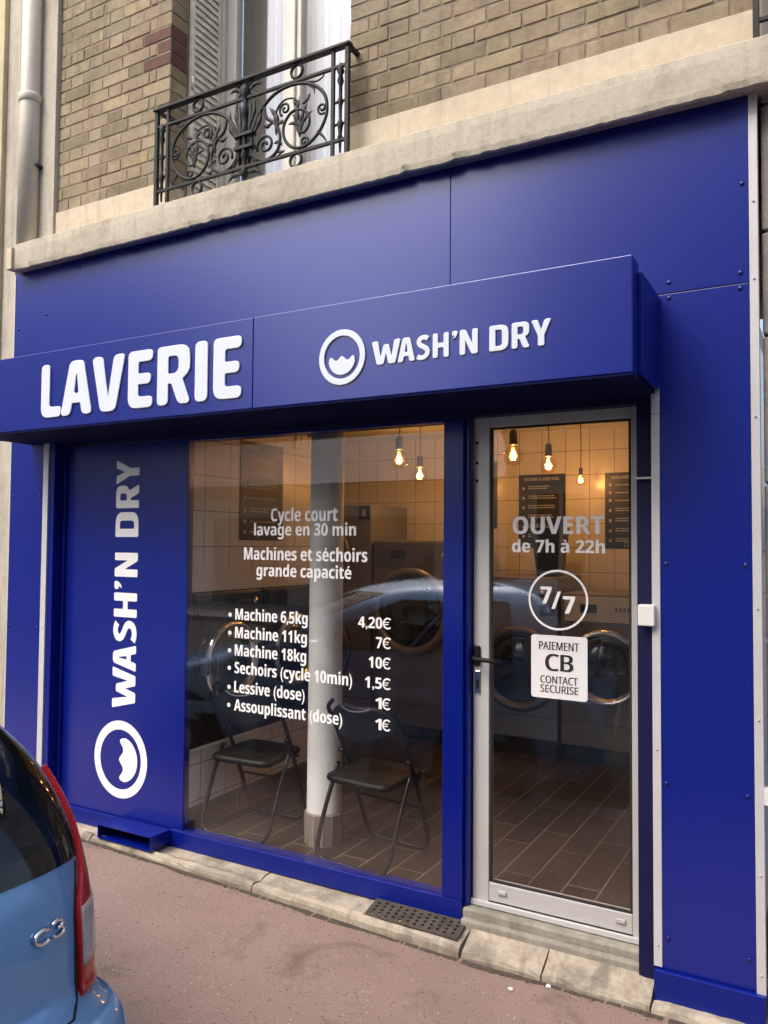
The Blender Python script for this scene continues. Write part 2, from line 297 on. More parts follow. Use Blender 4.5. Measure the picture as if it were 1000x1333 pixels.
# ------------------------------------------------------------------ builders
def M(x): return MATS[x]
def wloc(o):
    v = Vector((0, 0, 0))
    while o is not None:
        v += o.location; o = o.parent
    return v
class MB:
    def __init__(s): s.v = []; s.f = []; s.mi = []; s.sm = []
    def add(s, vs, fs, mi=0, smooth=False):
        k = len(s.v); s.v += [tuple(p) for p in vs]
        for f in fs: s.f.append(tuple(i+k for i in f)); s.mi.append(mi); s.sm.append(smooth)
        return s
    def box(s, x0, x1, y0, y1, z0, z1, bev=0., mi=0):
        if bev <= 0:
            vs = [(x, y, z) for x in (x0, x1) for y in (y0, y1) for z in (z0, z1)]
            return s.add(vs, [(0, 1, 3, 2), (4, 6, 7, 5), (0, 4, 5, 1), (2, 3, 7, 6), (0, 2, 6, 4), (1, 5, 7, 3)], mi)
        bm = bmesh.new(); bmesh.ops.create_cube(bm, size=1)
        for v in bm.verts: v.co = Vector(((x0+x1)/2+v.co.x*(x1-x0), (y0+y1)/2+v.co.y*(y1-y0), (z0+z1)/2+v.co.z*(z1-z0)))
        bmesh.ops.bevel(bm, geom=bm.edges[:], offset=bev, segments=2, affect='EDGES', profile=.5)
        s.bm(bm, mi); return s
    def bm(s, bm, mi=0, smooth=False):
        bm.verts.index_update()
        s.add([v.co[:] for v in bm.verts], [[v.index for v in f.verts] for f in bm.faces], mi, smooth); bm.free()
    def mesh(s, me, fn, mi=0, smooth=False):
        s.add([fn(v.co) for v in me.vertices], [tuple(p.vertices) for p in me.polygons], mi, smooth)
    def tube(s, pts, r, n=8, closed=False, mi=0, cap=True, flat=1.):
        pts = [Vector(p) for p in pts]; N = len(pts); rs = r if isinstance(r, (list, tuple)) else [r]*N
        T = []
        for i in range(N):
            a = pts[(i-1) % N] if (closed or i > 0) else pts[i]; b = pts[(i+1) % N] if (closed or i < N-1) else pts[i]
            t = (b-a); T.append(t.normalized() if t.length > 1e-9 else Vector((0, 0, 1)))
        ref = Vector((0, 0, 1)) if abs(T[0].z) < .9 else Vector((1, 0, 0))
        nrm = (ref-T[0]*ref.dot(T[0])).normalized(); vs = []
        for i in range(N):
            nrm = (nrm-T[i]*nrm.dot(T[i]))
            nrm = nrm.normalized() if nrm.length > 1e-6 else T[i].orthogonal().normalized()
            bn = T[i].cross(nrm)
            for k in range(n):
                a = 2*math.pi*k/n; vs.append(pts[i]+rs[i]*(math.cos(a)*nrm+flat*math.sin(a)*bn))
        fs = []
        for i in range(N if closed else N-1):
            j = (i+1) % N
            for k in range(n): fs.append((i*n+k, i*n+(k+1) % n, j*n+(k+1) % n, j*n+k))
        s.add(vs, fs, mi, True)
        if cap and not closed:
            k = len(s.v)-len(vs)
            s.f.append(tuple(range(k+n-1, k-1, -1))); s.mi.append(mi); s.sm.append(False)
            s.f.append(tuple(range(k+(N-1)*n, k+N*n))); s.mi.append(mi); s.sm.append(False)
        return s
    def lathe(s, prof, c, axis=(0, 0, 1), n=24, mi=0, smooth=True, cap=True):
        ax = Vector(axis).normalized(); u = ax.orthogonal().normalized(); w = ax.cross(u); c = Vector(c); vs = []
        for r, h in prof:
            for k in range(n):
                a = 2*math.pi*k/n; vs.append(c+ax*h+r*(math.cos(a)*u+math.sin(a)*w))
        fs = [(i*n+k, i*n+(k+1) % n, (i+1)*n+(k+1) % n, (i+1)*n+k) for i in range(len(prof)-1) for k in range(n)]
        s.add(vs, fs, mi, smooth)
        if cap:
            k0 = len(s.v)-len(vs); L = len(prof)-1
            if prof[0][0] > 1e-5: s.f.append(tuple(range(k0+n-1, k0-1, -1))); s.mi.append(mi); s.sm.append(False)
            if prof[L][0] > 1e-5: s.f.append(tuple(range(k0+L*n, k0+L*n+n))); s.mi.append(mi); s.sm.append(False)
        return s
    def build(s, name, mats, parent=None, world=True, auto=None):
        o_ = wloc(parent) if (parent is not None and world) else Vector((0, 0, 0))
        me = bpy.data.meshes.new(name)
        me.from_pydata([(p[0]-o_.x, p[1]-o_.y, p[2]-o_.z) for p in s.v], [], s.f)
        for mt in (mats if isinstance(mats, (list, tuple)) else [mats]): me.materials.append(M(mt))
        me.polygons.foreach_set('material_index', s.mi); me.polygons.foreach_set('use_smooth', s.sm)
        me.validate(); me.update()
        bm = bmesh.new(); bm.from_mesh(me); bmesh.ops.recalc_face_normals(bm, faces=bm.faces[:]); bm.to_mesh(me); bm.free()
        o = bpy.data.objects.new(name, me); COL.objects.link(o)
        if parent is not None: o.parent = parent
        return o
def tag(o, label=None, cat=None, group=None, kind=None):
    for k, v in (('label', label), ('category', cat), ('group', group), ('kind', kind)):
        if v: o[k] = v
    return o
def thing(name, label, cat, loc=(0, 0, 0), rotz=0., group=None):
    o = bpy.data.objects.new(name, None); COL.objects.link(o); o.location = loc; o.rotation_euler.z = rotz
    o.empty_display_size = .1
    return tag(o, label, cat, group)
def copy_tree(o, parent=None):
    c = o.copy(); COL.objects.link(c); c.parent = parent
    for ch in list(o.children): copy_tree(ch, c)
    return c
def struct(name, mb, mat): return tag(mb.build(name, mat), kind='structure')

# 2-D outlines -> mesh
def rounded(pts, r, seg=5):
    out = []; N = len(pts)
    for i, p in enumerate(pts):
        rr = p[2] if len(p) > 2 else r
        P = Vector(p[:2]); A = Vector(pts[i-1][:2]); B = Vector(pts[(i+1) % N][:2])
        a = (A-P); b = (B-P); d = min(rr, a.length*.48, b.length*.48)
        if d < 1e-4: out.append(P); continue
        p0 = P+a.normalized()*d; p1 = P+b.normalized()*d
        for k in range(seg+1):
            t = k/seg; out.append((1-t)**2*p0+2*t*(1-t)*P+t*t*p1)
    return out
def catmull(pts, n=8, closed=False):
    P = [Vector(p) for p in pts]; N = len(P); out = []
    for i in range(N if closed else N-1):
        if closed: a, b, c, d = P[(i-1) % N], P[i], P[(i+1) % N], P[(i+2) % N]
        else: a, b, c, d = P[max(i-1, 0)], P[i], P[i+1], P[min(i+2, N-1)]
        for k in range(n):
            t = k/n; out.append(.5*((2*b)+(c-a)*t+(2*a-5*b+4*c-d)*t*t+(3*b-a-3*c+d)*t**3))
    if not closed: out.append(P[-1])
    return out
def outline_mesh(loops, extrude, bevel=0., bres=2):
    cu = bpy.data.curves.new('outline', 'CURVE'); cu.dimensions = '2D'; cu.fill_mode = 'BOTH'
    cu.extrude = extrude; cu.bevel_depth = bevel; cu.bevel_resolution = bres; cu.offset = -bevel
    for lp in loops:
        sp = cu.splines.new('POLY'); sp.points.add(len(lp)-1)
        for q, p in zip(sp.points, lp): q.co = (p[0], p[1], 0, 1)
        sp.use_cyclic_u = True
    ob = bpy.data.objects.new('outline', cu); me = bpy.data.meshes.new_from_object(ob)
    bpy.data.objects.remove(ob); bpy.data.curves.remove(cu)
    return me
S_CL = catmull([(.50, .835), (.40, .895), (.27, .905), (.15, .84), (.115, .72), (.17, .61), (.29, .53), (.42, .44), (.475, .31), (.42, .165), (.29, .095), (.15, .10), (.04, .155)], 6)
def stroke_loop(cl, w):
    L, Rr = [], []
    for i, p in enumerate(cl):
        a = cl[max(i-1, 0)]; b = cl[min(i+1, len(cl)-1)]; t = (Vector(b)-Vector(a)).normalized(); nn = Vector((-t.y, t.x))
        L.append(Vector(p)+nn*w/2); Rr.append(Vector(p)-nn*w/2)
    return L+Rr[::-1]
GLYPH = {
 'L': [[(0, 0, .2), (.54, 0), (.54, .2), (.23, .2, .05), (.23, 1), (0, 1)]],
 'A': [[(0, 0), (.22, 0), (.262, .22, .02), (.438, .22, .02), (.48, 0), (.70, 0), (.50, 1, .1), (.20, 1, .1)], [(.30, .40), (.40, .40), (.36, .74, .02), (.34, .74, .02)]],
 'V': [[(0, 1), (.23, 1), (.345, .26, .02), (.46, 1), (.69, 1), (.50, 0, .1), (.19, 0, .1)]],
 'E': [[(0, 0, .2), (.54, 0), (.54, .2), (.23, .2, .05), (.23, .41, .02), (.50, .41), (.50, .6), (.23, .6, .02), (.23, .8, .04), (.54, .8), (.54, 1), (0, 1, .1)]],
 'R': [[(0, 0), (.22, 0), (.22, .36, .03), (.28, .36, .03), (.42, 0), (.66, 0), (.50, .42, .03), (.64, .54, .14), (.64, 1, .3), (0, 1, .08)], [(.22, .53, .02), (.36, .53, .1), (.42, .60, .08), (.42, .82, .12), (.22, .82, .04)]],
 'I': [[(0, 0), (.23, 0), (.23, 1), (0, 1)]],
 'W': [[(0, 1), (.21, 1), (.29, .33, .02), (.385, .84), (.555, .84), (.65, .33, .02), (.73, 1), (.94, 1), (.77, 0), (.55, 0), (.47, .44, .02), (.39, 0), (.17, 0)]],
 'S': [stroke_loop(S_CL, .2)],
 'H': [[(0, 0), (.21, 0), (.21, .4, .02), (.42, .4, .02), (.42, 0), (.63, 0), (.63, 1), (.42, 1), (.42, .6, .02), (.21, .6, .02), (.21, 1), (0, 1)]],
 'N': [[(0, 0), (.2, 0), (.2, .56, .02), (.42, 0), (.63, 0), (.63, 1), (.43, 1), (.43, .44, .02), (.21, 1), (0, 1)]],
 'D': [[(0, 0), (.64, 0, .36), (.64, 1, .36), (0, 1)], [(.21, .19, .03), (.42, .19, .2), (.42, .81, .2), (.21, .81, .03)]],
 'Y': [[(.23, 0), (.45, 0), (.45, .40, .03), (.68, 1), (.45, 1), (.34, .62, .02), (.23, 1), (0, 1), (.23, .40, .03)]],
 "'": [[(.02, .66, .02), (.14, .72, .05), (.22, .86, .08), (.22, 1, .1), (.0, 1, .1), (.0, .82, .08), (.09, .80, .02)]],
}
def glyph_mesh(ch, r, extrude, bevel):
    loops = [rounded([tuple(p) for p in lp], .03 if ch == 'S' and False else r) if ch != 'S' else rounded([tuple(p) for p in lp], r*.6, 3) for lp in GLYPH[ch]]
    return outline_mesh(loops, extrude, bevel), loops
def add_glyph(mb, ch, x0, x1, z0, z1, y, ext, bevel, r=.06, place=None, rot=False):
    """upright glyph between x0..x1 / z0..z1, back face at y, standing out towards -y.  rot: reading upwards"""
    loops = [rounded([tuple(p) for p in lp], r if ch != 'S' else r*.7, 5 if ch != 'S' else 3) for lp in GLYPH[ch]]
    xs = [p[0] for lp in loops for p in lp]; a, b = min(xs), max(xs)
    if rot: sx, sz = (z1-z0)/(b-a), (x1-x0)
    else: sx, sz = (x1-x0)/(b-a), (z1-z0)
    lo2 = [[(sx*(p[0]-a), sz*p[1]) for p in lp] for lp in loops]
    me = outline_mesh(lo2, ext/2, bevel)
    if rot: fn = lambda c: (x1-c.y, y-ext/2-bevel-c.z, z0+c.x)
    else: fn = lambda c: (x0+c.x, y-ext/2-bevel-c.z, z0+c.y)
    mb.mesh(me, fn); bpy.data.meshes.remove(me)
# washing drum emblem: ring with wavy water
def add_logo(mb, cx, cz, rx, rz, y, ext, bevel, rot=False):
    circ = lambda k, n=48: [(k*math.cos(2*math.pi*i/n), k*math.sin(2*math.pi*i/n)) for i in range(n)]
    water = []
    top = [(-.55, -.06), (-.50, .02), (-.42, .0), (-.31, -.09), (-.2, -.1), (-.08, .0), (0, .045), (.08, .0), (.2, -.1), (.31, -.09), (.42, .0), (.50, .02), (.55, -.06)]
    bot = [(.58*math.cos(a), -.06+.58*math.sin(a)*1.0) for a in [R(-12-156*i/14) for i in range(15)]]
    water = [tuple(p) for p in catmull([Vector(q) for q in top], 4)]+bot
    lps = [circ(1.), circ(.77)], [water]
    for g in lps:
        if rot: lo = [[(p[1]*-1*rx, p[0]*rz) for p in lp] for lp in g]
        else: lo = [[(p[0]*rx, p[1]*rz) for p in lp] for lp in g]
        me = outline_mesh(lo, ext/2, bevel); mb.mesh(me, lambda c: (cx+c.x, y-ext/2-bevel-c.z, cz+c.y)); bpy.data.meshes.remove(me)
# running text: sans-serif bold letters, accents added as wedges
def sans(t, bold=True):
    A, a_, d = (0x1D5D4, 0x1D5EE, 0x1D7EC) if bold else (0x1D5A0, 0x1D5BA, 0x1D7E2); o = ''
    for ch in t:
        if 'A' <= ch <= 'Z': o += chr(A+ord(ch)-65)
        elif 'a' <= ch <= 'z': o += chr(a_+ord(ch)-97)
        elif '0' <= ch <= '9': o += chr(d+ord(ch)-48)
        else: o += ch
    return o
ACC = {'é': ('e', 1), 'à': ('a', -1), 'À': ('A', -1)}
def raw_text(body):
    cu = bpy.data.curves.new('text', 'FONT'); cu.body = body; cu.resolution_u = 4
    ob = bpy.data.objects.new('text', cu); me = bpy.data.meshes.new_from_object(ob)
    bpy.data.objects.remove(ob); bpy.data.curves.remove(cu); return me
def right_edge(body):
    me = raw_text(body); x = max(v.co.x for v in me.vertices); w = x-min(v.co.x for v in me.vertices); bpy.data.meshes.remove(me); return x, w
def text_mesh(body, bold=True):
    base = ''.join(ACC[c][0] if c in ACC else c for c in body); me = raw_text(sans(base, bold))
    bm = bmesh.new(); bm.from_mesh(me)
    for i, c in enumerate(body):
        if c in ACC:
            x, _ = right_edge(sans(base[:i+1], bold)); _, w = right_edge(sans(base[i], bold)); cx = x-w/2; d = ACC[c][1]
            y0 = CAP*(1.06 if c == 'À' else .82); h = CAP*.20; k = CAP*.085
            q = [(cx-d*k*.9-k*.2, y0), (cx-d*k*.9+k*.9, y0), (cx+d*k*.9+k*1.2, y0+h), (cx+d*k*.9-k*1.0, y0+h)]
            bm.faces.new([bm.verts.new((p[0], p[1], 0)) for p in q])
    bm.to_mesh(me); bm.free(); return me
_c = raw_text(sans('H')); CAP = max(v.co.y for v in _c.vertices)
def euro(h):
    arc = [(h*.44+h*.42*math.cos(a), h*.5+h*.46*math.sin(a)) for a in [R(48+i*(264/18)) for i in range(19)]]
    lp = stroke_loop([Vector(p) for p in arc], h*.15)
    bars = [[(-.06*h, .56*h), (.56*h, .56*h), (.60*h, .64*h), (-.06*h, .64*h)], [(-.06*h, .36*h), (.50*h, .36*h), (.53*h, .44*h), (-.06*h, .44*h)]]
    return lp, bars
def add_text(mb, body, x0, x1, zb, cap, y, bold=.03, strikes=2, mi=0, face=None, heavy=True):
    """vinyl text between x0 and x1, base line zb, capital height cap, on the plane y (facing -y)"""
    has_euro = body.endswith('€'); b = body[:-1] if has_euro else body
    ew = cap*.84 if has_euro else 0
    me = text_mesh(b, heavy); xs = [v.co.x for v in me.vertices]; a, c = min(xs), max(xs)
    sz = cap/CAP; bw = bold*cap; sx = (x1-x0-ew-bw)/(c-a)
    fn0 = face or (lambda u, w, d: (u, y-d, w))
    for k in range(strikes):
        dx = bw*k/max(1, strikes-1); d = .0006+.0002*k
        mb.mesh(me, lambda co: fn0(x0+(co.x-a)*sx+dx, zb+co.y*sz, d), mi)
    bpy.data.meshes.remove(me)
    if has_euro:
        lp, bars = euro(cap); ex = x1-cap*.72
        k = len(mb.v); n = len(lp)//2
        mb.add([fn0(ex+p[0], zb+p[1], .0006) for p in lp], [(i, i+1, 2*n-2-i, 2*n-1-i) for i in range(n-1)], mi)
        for j, br in enumerate(bars): mb.add([fn0(ex+p[0], zb+p[1], .0012) for p in br], [(0, 1, 2, 3)], mi)

exec_order = []
random.seed(7)

# ================================================================== SETTING: street
def pz(x): return min(.065, max(0., .032*(-1.5-x)))
mb = MB(); xs = [-60, -20, -8, -5, -4.5, -4, -3.6, -3.2, -2.8, -2.4, -2, -1.5, -1, -.5, 0, 2, 20, 60]; ys = [-1.72, -1.0, -.5, -.06, .3]
mb.add([(x, y, pz(x)) for x in xs for y in ys], [(i*5+j, i*5+j+1, (i+1)*5+j+1, (i+1)*5+j) for i in range(len(xs)-1) for j in range(4)])
struct('pavement', mb, 'pavement_asphalt')
mb = MB()
for i, x in enumerate([-40+1.0*k for k in range(60)]): mb.box(x+.004, x+.996, -1.90, -1.721, -.3, pz(x+.5)-.002, .01)
struct('kerb', mb, 'kerb_granite')
mb = MB(); mb.add([(-200, -200, -.075), (200, -200, -.075), (200, -1.89, -.075), (-200, -1.89, -.075)], [(0, 1, 2, 3)])
struct('road', mb, 'road_asphalt')
mb = MB(); mb.add([(-60, -10.6, .03), (60, -10.6, .03), (60, -14.2, .03), (-60, -14.2, .03), (-60, -10.6, -.2), (60, -10.6, -.2)], [(0, 1, 2, 3), (0, 4, 5, 1)])
struct('pavement', mb, 'kerb_granite')
mb = MB(); mb.add([(-200, -1.5, -.32), (200, -1.5, -.32), (200, 200, -.32), (-200, 200, -.32)], [(0, 1, 2, 3)]); struct('ground', mb, 'road_asphalt')

# stone slabs along the shop front
def slab(x0, x1, zt, zf, label):
    rng = random.Random(int(-x0*100)); n = max(4, int((x1-x0)/.05)); vs = []; prof = [(.34, zt), (.03, zt), (-.01, zt-.45*(zt-zf)), (-.058, zf+.004), (-.076, zf-.006), (-.083, zf-.022), (-.085, -.15)]
    for i in range(n+1):
        x = x0+(x1-x0)*i/n; e = .004 if 0 < i < n else -.004
        for j, (y, z) in enumerate(prof):
            jj = rng.uniform(-1, 1)
            vs.append((x, y+(jj*.0035 if 2 < j < 6 else 0), z+pz(x)*(.1 if j < 3 else .6)+(rng.uniform(-1, 1)*.003+(e if j < 6 else 0))*(j > 1)))
    m = len(prof); fs = [(i*m+j, i*m+j+1, (i+1)*m+j+1, (i+1)*m+j) for i in range(n) for j in range(m-1)]
    fs += [tuple(range(m)), tuple(range(n*m, (n+1)*m))]
    o = MB().add(vs, fs).build('stone_slab', 'slab_stone')
    return tag(o, label, 'stone slab', 'stone slabs along the foot of the shop front')
slab(-4.7, -3.62, .072, .055, 'worn cream stone slab at the foot of the left end of the shop front, behind the car')
slab(-3.612, -2.486, .072, .052, 'worn cream stone slab carrying the small blue vent box')
slab(-2.478, -1.386, .070, .050, 'worn cream stone slab under the big window with the perforated plate on it')
slab(-1.376, -1.036, .080, .034, 'short cracked yellowish stone slab at the left foot of the door step')
slab(-1.030, -.618, .080, .032, 'flaking yellowish stone slab below the right half of the door step')
slab(-.612, -.18, .028, .022, 'low worn stone slab at the foot of the right blue pillar')
mb = MB().box(-1.436, -.64, .066, .34, -.1, .140, .008).box(-1.430, -.64, .030, .0655, -.1, .108, .008)
tag(mb.build('door_step', 'sill_concrete'), 'narrow grey concrete step under the glass door', 'step')
# perforated plate
x0, x1, y0, y1 = -1.86, -1.405, -.062, .058
holes = []
for i in range(12):
    for j in range(4):
        cx = x0+.03+(x1-x0-.06)*i/11; cy = y0+.022+(y1-y0-.04)*(j+(.35 if i % 2 else 0))/3.4
        holes.append([(cx+.0085*math.cos(a), cy+.0085*math.sin(a)) for a in [2*math.pi*k/10 for k in range(10)]])
me = outline_mesh([[(x0, y0), (x1, y0), (x1, y1), (x0, y1)]]+holes, .003)
gr = thing('drain_plate', 'rusty perforated iron plate lying on the stone slab below the big window', 'grate', ((x0+x1)/2, 0, .07))
mb = MB(); mb.mesh(me, lambda c: (c.x, c.y, .0885+c.z+.21*(c.y-.06) )); mb.build('plate', 'grate_iron', gr)
mb = MB().add([(x0+.005, y0+.004, .0845+.21*(y0-.06)), (x1-.005, y0+.004, .0845+.21*(y0-.06)), (x1-.005, y1-.004, .0845), (x0+.005, y1-.004, .0845)], [(0, 1, 2, 3)]); mb.build('recess', 'hole_black', gr)

def scrap(x, y, r, seed, label):
    rng = random.Random(seed); bm = bmesh.new(); bmesh.ops.create_icosphere(bm, subdivisions=2, radius=1)
    for v in bm.verts:
        k = rng.uniform(.55, 1.1); v.co = Vector((x+v.co.x*r*k*1.2, y+v.co.y*r*k, pz(x)+.006+v.co.z*r*.55*k))
    mb = MB(); mb.bm(bm); tag(mb.build('paper_scrap', 'sticker_white'), label, 'paper scrap', 'white paper scraps on the pavement')
mb = MB(); rng = random.Random(21); n = 420; vs = []
for i in range(n+1):
    x = -4.6+4.3*i/n; w = .010+.012*abs(math.sin(i*.043)+math.sin(i*.117+1)*.6)+rng.uniform(0, .008)
    vs += [(x, -.07, pz(x)+.0022), (x, -.088-w, pz(x)+.0018)]
mb.add(vs, [(2*i, 2*i+1, 2*i+3, 2*i+2) for i in range(n) if rng.random() < .93])
for k in range(260):
    x = rng.uniform(-4.5, -.3); y = -.09-abs(rng.gauss(0, .022)); r = rng.uniform(.0015, .0045); z = pz(x)+.002
    mb.add([(x-r, y, z), (x, y-r, z), (x+r*.9, y+r*.2, z), (x, y+r, z), (x, y, z+r*1.1)], [(0, 1, 4), (1, 2, 4), (2, 3, 4), (3, 0, 4)])
tag(mb.build('dirt', 'dirt'), 'dark grit gathered along the joint between stone slabs and pavement', 'dirt', kind='stuff')
scrap(-.995, -.105, .010, 1, 'crumpled white paper scrap lying against the stone slab below the door')
scrap(-1.115, -.20, .010, 2, 'crumpled white paper scrap out on the pavement in front of the door')

# ================================================================== APARTMENT BUILDING above the shop
bld = thing('apartment_building', 'old apartment building of tan bricks with a cream stone ledge above the blue shop front', 'building', (-2.3, .3, 0))
# bricks
def brick_wall(side):
    mb = MB(); tint = []; rng = random.Random(3)
    course, per = .0762, .33
    def brick(xa, xb, z0, z1, y0, y1, col):
        c = .004; vs = [(xa, y1, z0), (xb, y1, z0), (xb, y1, z1), (xa, y1, z1), (xa, y0+c, z0), (xb, y0+c, z0), (xb, y0+c, z1), (xa, y0+c, z1), (xa+c, y0, z0+c), (xb-c, y0, z0+c), (xb-c, y0, z1-c), (xa+c, y0, z1-c)]
        jit = lambda p: (p[0]+rng.uniform(-.0018, .0018), p[1]+rng.uniform(-.0012, .0012), p[2]+rng.uniform(-.0018, .0018))
        fs = [(8, 9, 10, 11), (4, 5, 9, 8), (5, 6, 10, 9), (6, 7, 11, 10), (7, 4, 8, 11), (0, 1, 5, 4), (1, 2, 6, 5), (2, 3, 7, 6), (3, 0, 4, 7)]
        mb.add([jit(v) for v in vs], fs); tint.extend([col]*len(fs))
    for (L, Rr, corner) in (side,):
        for k in range(24):
            z0 = 3.762+k*course; z1 = z0+course-.0085
            segs = []; seq = [.105, .048] if k % 2 == 0 else []; big = True; x = 0.
            while x < Rr-L:
                w = seq.pop(0) if seq else (.215 if big else .105)
                if not (k % 2 == 0 and x < .16): big = not big
                segs.append((L+x, min(L+x+w, Rr)) if corner == 'L' else (max(Rr-x-w, L), Rr-x)); x += w+.0075
            for q, (a, b) in enumerate(segs):
                if b-a < .02: continue
                t = rng.uniform(.82, 1.12); col = (.335*t, .272*t*rng.uniform(.97, 1.02), .178*t*rng.uniform(.92, 1.05))
                if rng.random() < .10: col = tuple(c*.72 for c in col)
                if corner == 'R' and k in (9, 10, 11) and q == 0: col = (.135, .064, .05)
                edge = (q == 0)
                brick(a, b, z0, z1, .06+rng.uniform(-.0015, .0015), .19 if edge else .1, col)
    o = mb.build('brick_wall', 'brick', bld)
    at = o.data.color_attributes.new('tint', 'FLOAT_COLOR', 'CORNER')
    li = 0
    for p in o.data.polygons:
        for _ in p.loop_indices: at.data[li].color = (*tint[p.index], 1); li += 1
brick_wall((-4.19, -3.254, 'R')); brick_wall((-2.052, .6, 'L'))
for a, b in ((-4.188, -3.259), (-2.047, .6)): MB().box(a, b, .0635, .188, 3.70, 5.62).build('mortar_bed', 'mortar', bld)
mb = MB().box(-4.188, -3.262, .192, .55, 2.70, 5.6).box(-2.10, .6, .192, .55, 2.70, 5.6).box(-3.262, -2.10, .7, .9, 2.70, 15).box(-4.188, -3.20, .06, .55, 5.62, 15).box(-2.10, .6, .06, .55, 5.62, 15)
mb.build('wall', 'render_cream', bld)
# cream band under the bricks
for a, b in ((-4.19, -3.256), (-2.05, .6)): MB().box(a, b, .045, .19, 3.54, 3.758, .003).build('render_band', 'render_cream', bld)
# ledge with a chipped lower edge
def ledge():
    rng = random.Random(11); mb = MB(); n = 260; L, Rr = -4.40, .6; vs = []
    a = [rng.random() for _ in range(n+2)]
    chip = 0
    for i in range(n+1):
        x = L+(Rr-L)*i/n
        chip = chip*.72+(rng.random() < .10)*rng.uniform(0, .012)
        zb = 3.392+chip+rng.uniform(-.0025, .0025); zt = 3.572+rng.uniform(-.0015, .0015)+(x+2)*.004
        prof = [(.2, zt+.012), (-.06, zt+.004), (-.078, zt-.008), (-.082+rng.uniform(-.001, .001), zt-.05), (-.082, 3.48), (-.081+rng.uniform(-.0015, .0015), zb+.03), (-.078+chip*.5, zb+.006), (-.07+chip, zb), (.0, 3.408), (.2, 3.408)]
        vs += [(x, y, z) for y, z in prof]
    m = 10; fs = [(i*m+j, i*m+(j+1), (i+1)*m+(j+1), (i+1)*m+j) for i in range(n) for j in range(m-1)]
    fs += [tuple(range(m)), tuple(range(n*m, (n+1)*m))]
    mb.add(vs, fs); mb.build('ledge', 'ledge_stone', bld)
ledge()
MB().box(-4.452, -4.404, -.10, .02, 3.40, 3.535, .004).build('ledge_end_cap', 'render_cream', bld)
# pier behind the drainpipe
MB().box(-4.50, -4.192, .03, .19, 3.58, 15, .004).build('pier', 'pier_render', bld)
# drainpipe
dp = thing('drainpipe', 'cream painted drainpipe with a collar coming down onto the ledge beside the brick wall', 'drainpipe', (-4.38, -.01, 3.58))
MB().lathe([(.062, 0), (.062, .93), (.060, .94), (.060, 4)], (-4.38, -.012, 3.575), n=20).build('pipe', 'pipe_paint', dp)
MB().lathe([(.062, 0), (.070, .008), (.070, .05), (.066, .056)], (-4.38, -.012, 4.47), n=20).build('collar', 'pipe_paint', dp)
MB().box(-4.335, -4.30, -.012, .035, 4.06, 4.075).build('bracket', 'iron', dp)
# neighbour, left
nb = thing('neighbour_building', 'yellowish cream rendered house front left of the blue shop front', 'building', (-7, .2, 0))
MB().box(-12, -4.63, -.03, .4, -.2, 15, .004).build('wall', 'neighbour_render', nb)
MB().box(-4.629, -4.503, .0, .4, -.2, 15, .003).build('edge_strip', 'pier_render', nb)
# neighbour, right: stone blocks
nr = thing('neighbour_wall', 'grey stone block wall with dark joints and lilac paint stains right of the blue pillar', 'wall', (.4, .1, 0))
mb = MB()
z = -.2
for h in [.4, .62, .57, .57, .55, .39, .48, .55]:
    mb.box(-.222, .8, .03, .3, z, z+h-.012, .006); z += h
mb.build('stone_course', 'neighbour_stone', nr)
MB().box(-.21, .8, .045, .3, -.2, 3.4).build('joint', 'mortar', nr)
# first floor window
win = thing('upper_window', 'tall cream framed window with white curtains behind the iron railing', 'window', (-2.65, .5, 3.6))
mb = MB()
for a, b in ((-3.20, -3.125), (-2.76, -2.645), (-2.16, -2.09)): mb.box(a, b, .47, .53, 3.58, 5.7, .006)
mb.box(-3.125, -2.76, .475, .528, 3.58, 3.86, .005).box(-2.645, -2.16, .475, .528, 3.58, 3.86, .005)
mb.box(-3.125, -2.76, .48, .525, 5.55, 5.7).box(-2.645, -2.16, .48, .525, 5.55, 5.7)
mb.box(-2.73, -2.675, .452, .472, 3.58, 5.7, .008)
mb.build('frame', 'window_paint', win)
for a, b in ((-3.125, -2.76), (-2.645, -2.16)): MB().box(a, b, .500, .505, 3.86, 5.55).build('pane', 'window_pane', win)
def curtain(a, b):
    mb = MB(); n = 60; vs = []
    for i in range(n+1):
        x = a+(b-a)*i/n
        y = .60+.012*math.sin(i*.9)+.006*math.sin(i*2.3+1)
        vs += [(x, y, 3.6), (x, y, 5.68)]
    mb.add(vs, [(2*i, 2*i+1, 2*i+3, 2*i+2) for i in range(n)], 0, True)
    mb.build('curtain', 'curtain', win)
curtain(-3.0, -2.735); curtain(-2.66, -2.09)
MB().box(-3.25, -3.201, .445, .54, 3.58, 5.7, .004).build('jamb', 'window_paint', win)
# folded louvre shutter in the left reveal
sh = thing('shutter', 'folded cream metal louvre shutter with rust spots at the left side of the upper window', 'shutter', (-3.24, .3, 3.6))
mb = MB()
for y0_, y1_ in ((.200, .222), (.425, .443)): mb.box(-3.250, -3.222, y0_, y1_, 3.62, 5.6, .002)
mb.build('frame', 'shutter_paint', sh)
mb = MB()
for k in range(46):
    zz = 3.63+k*.043
    mb.add([(-3.226, .222, zz), (-3.226, .425, zz), (-3.242, .425, zz+.05), (-3.242, .222, zz+.05), (-3.230, .222, zz-.003), (-3.230, .425, zz-.003)], [(0, 1, 2, 3), (0, 4, 5, 1)])
mb.build('louvre', 'shutter_paint', sh)
for zz in (4.35, 4.9): MB().tube([(-3.222, .206, zz), (-3.222, .206, zz+.08)], .009).build('hinge', 'window_paint', sh)

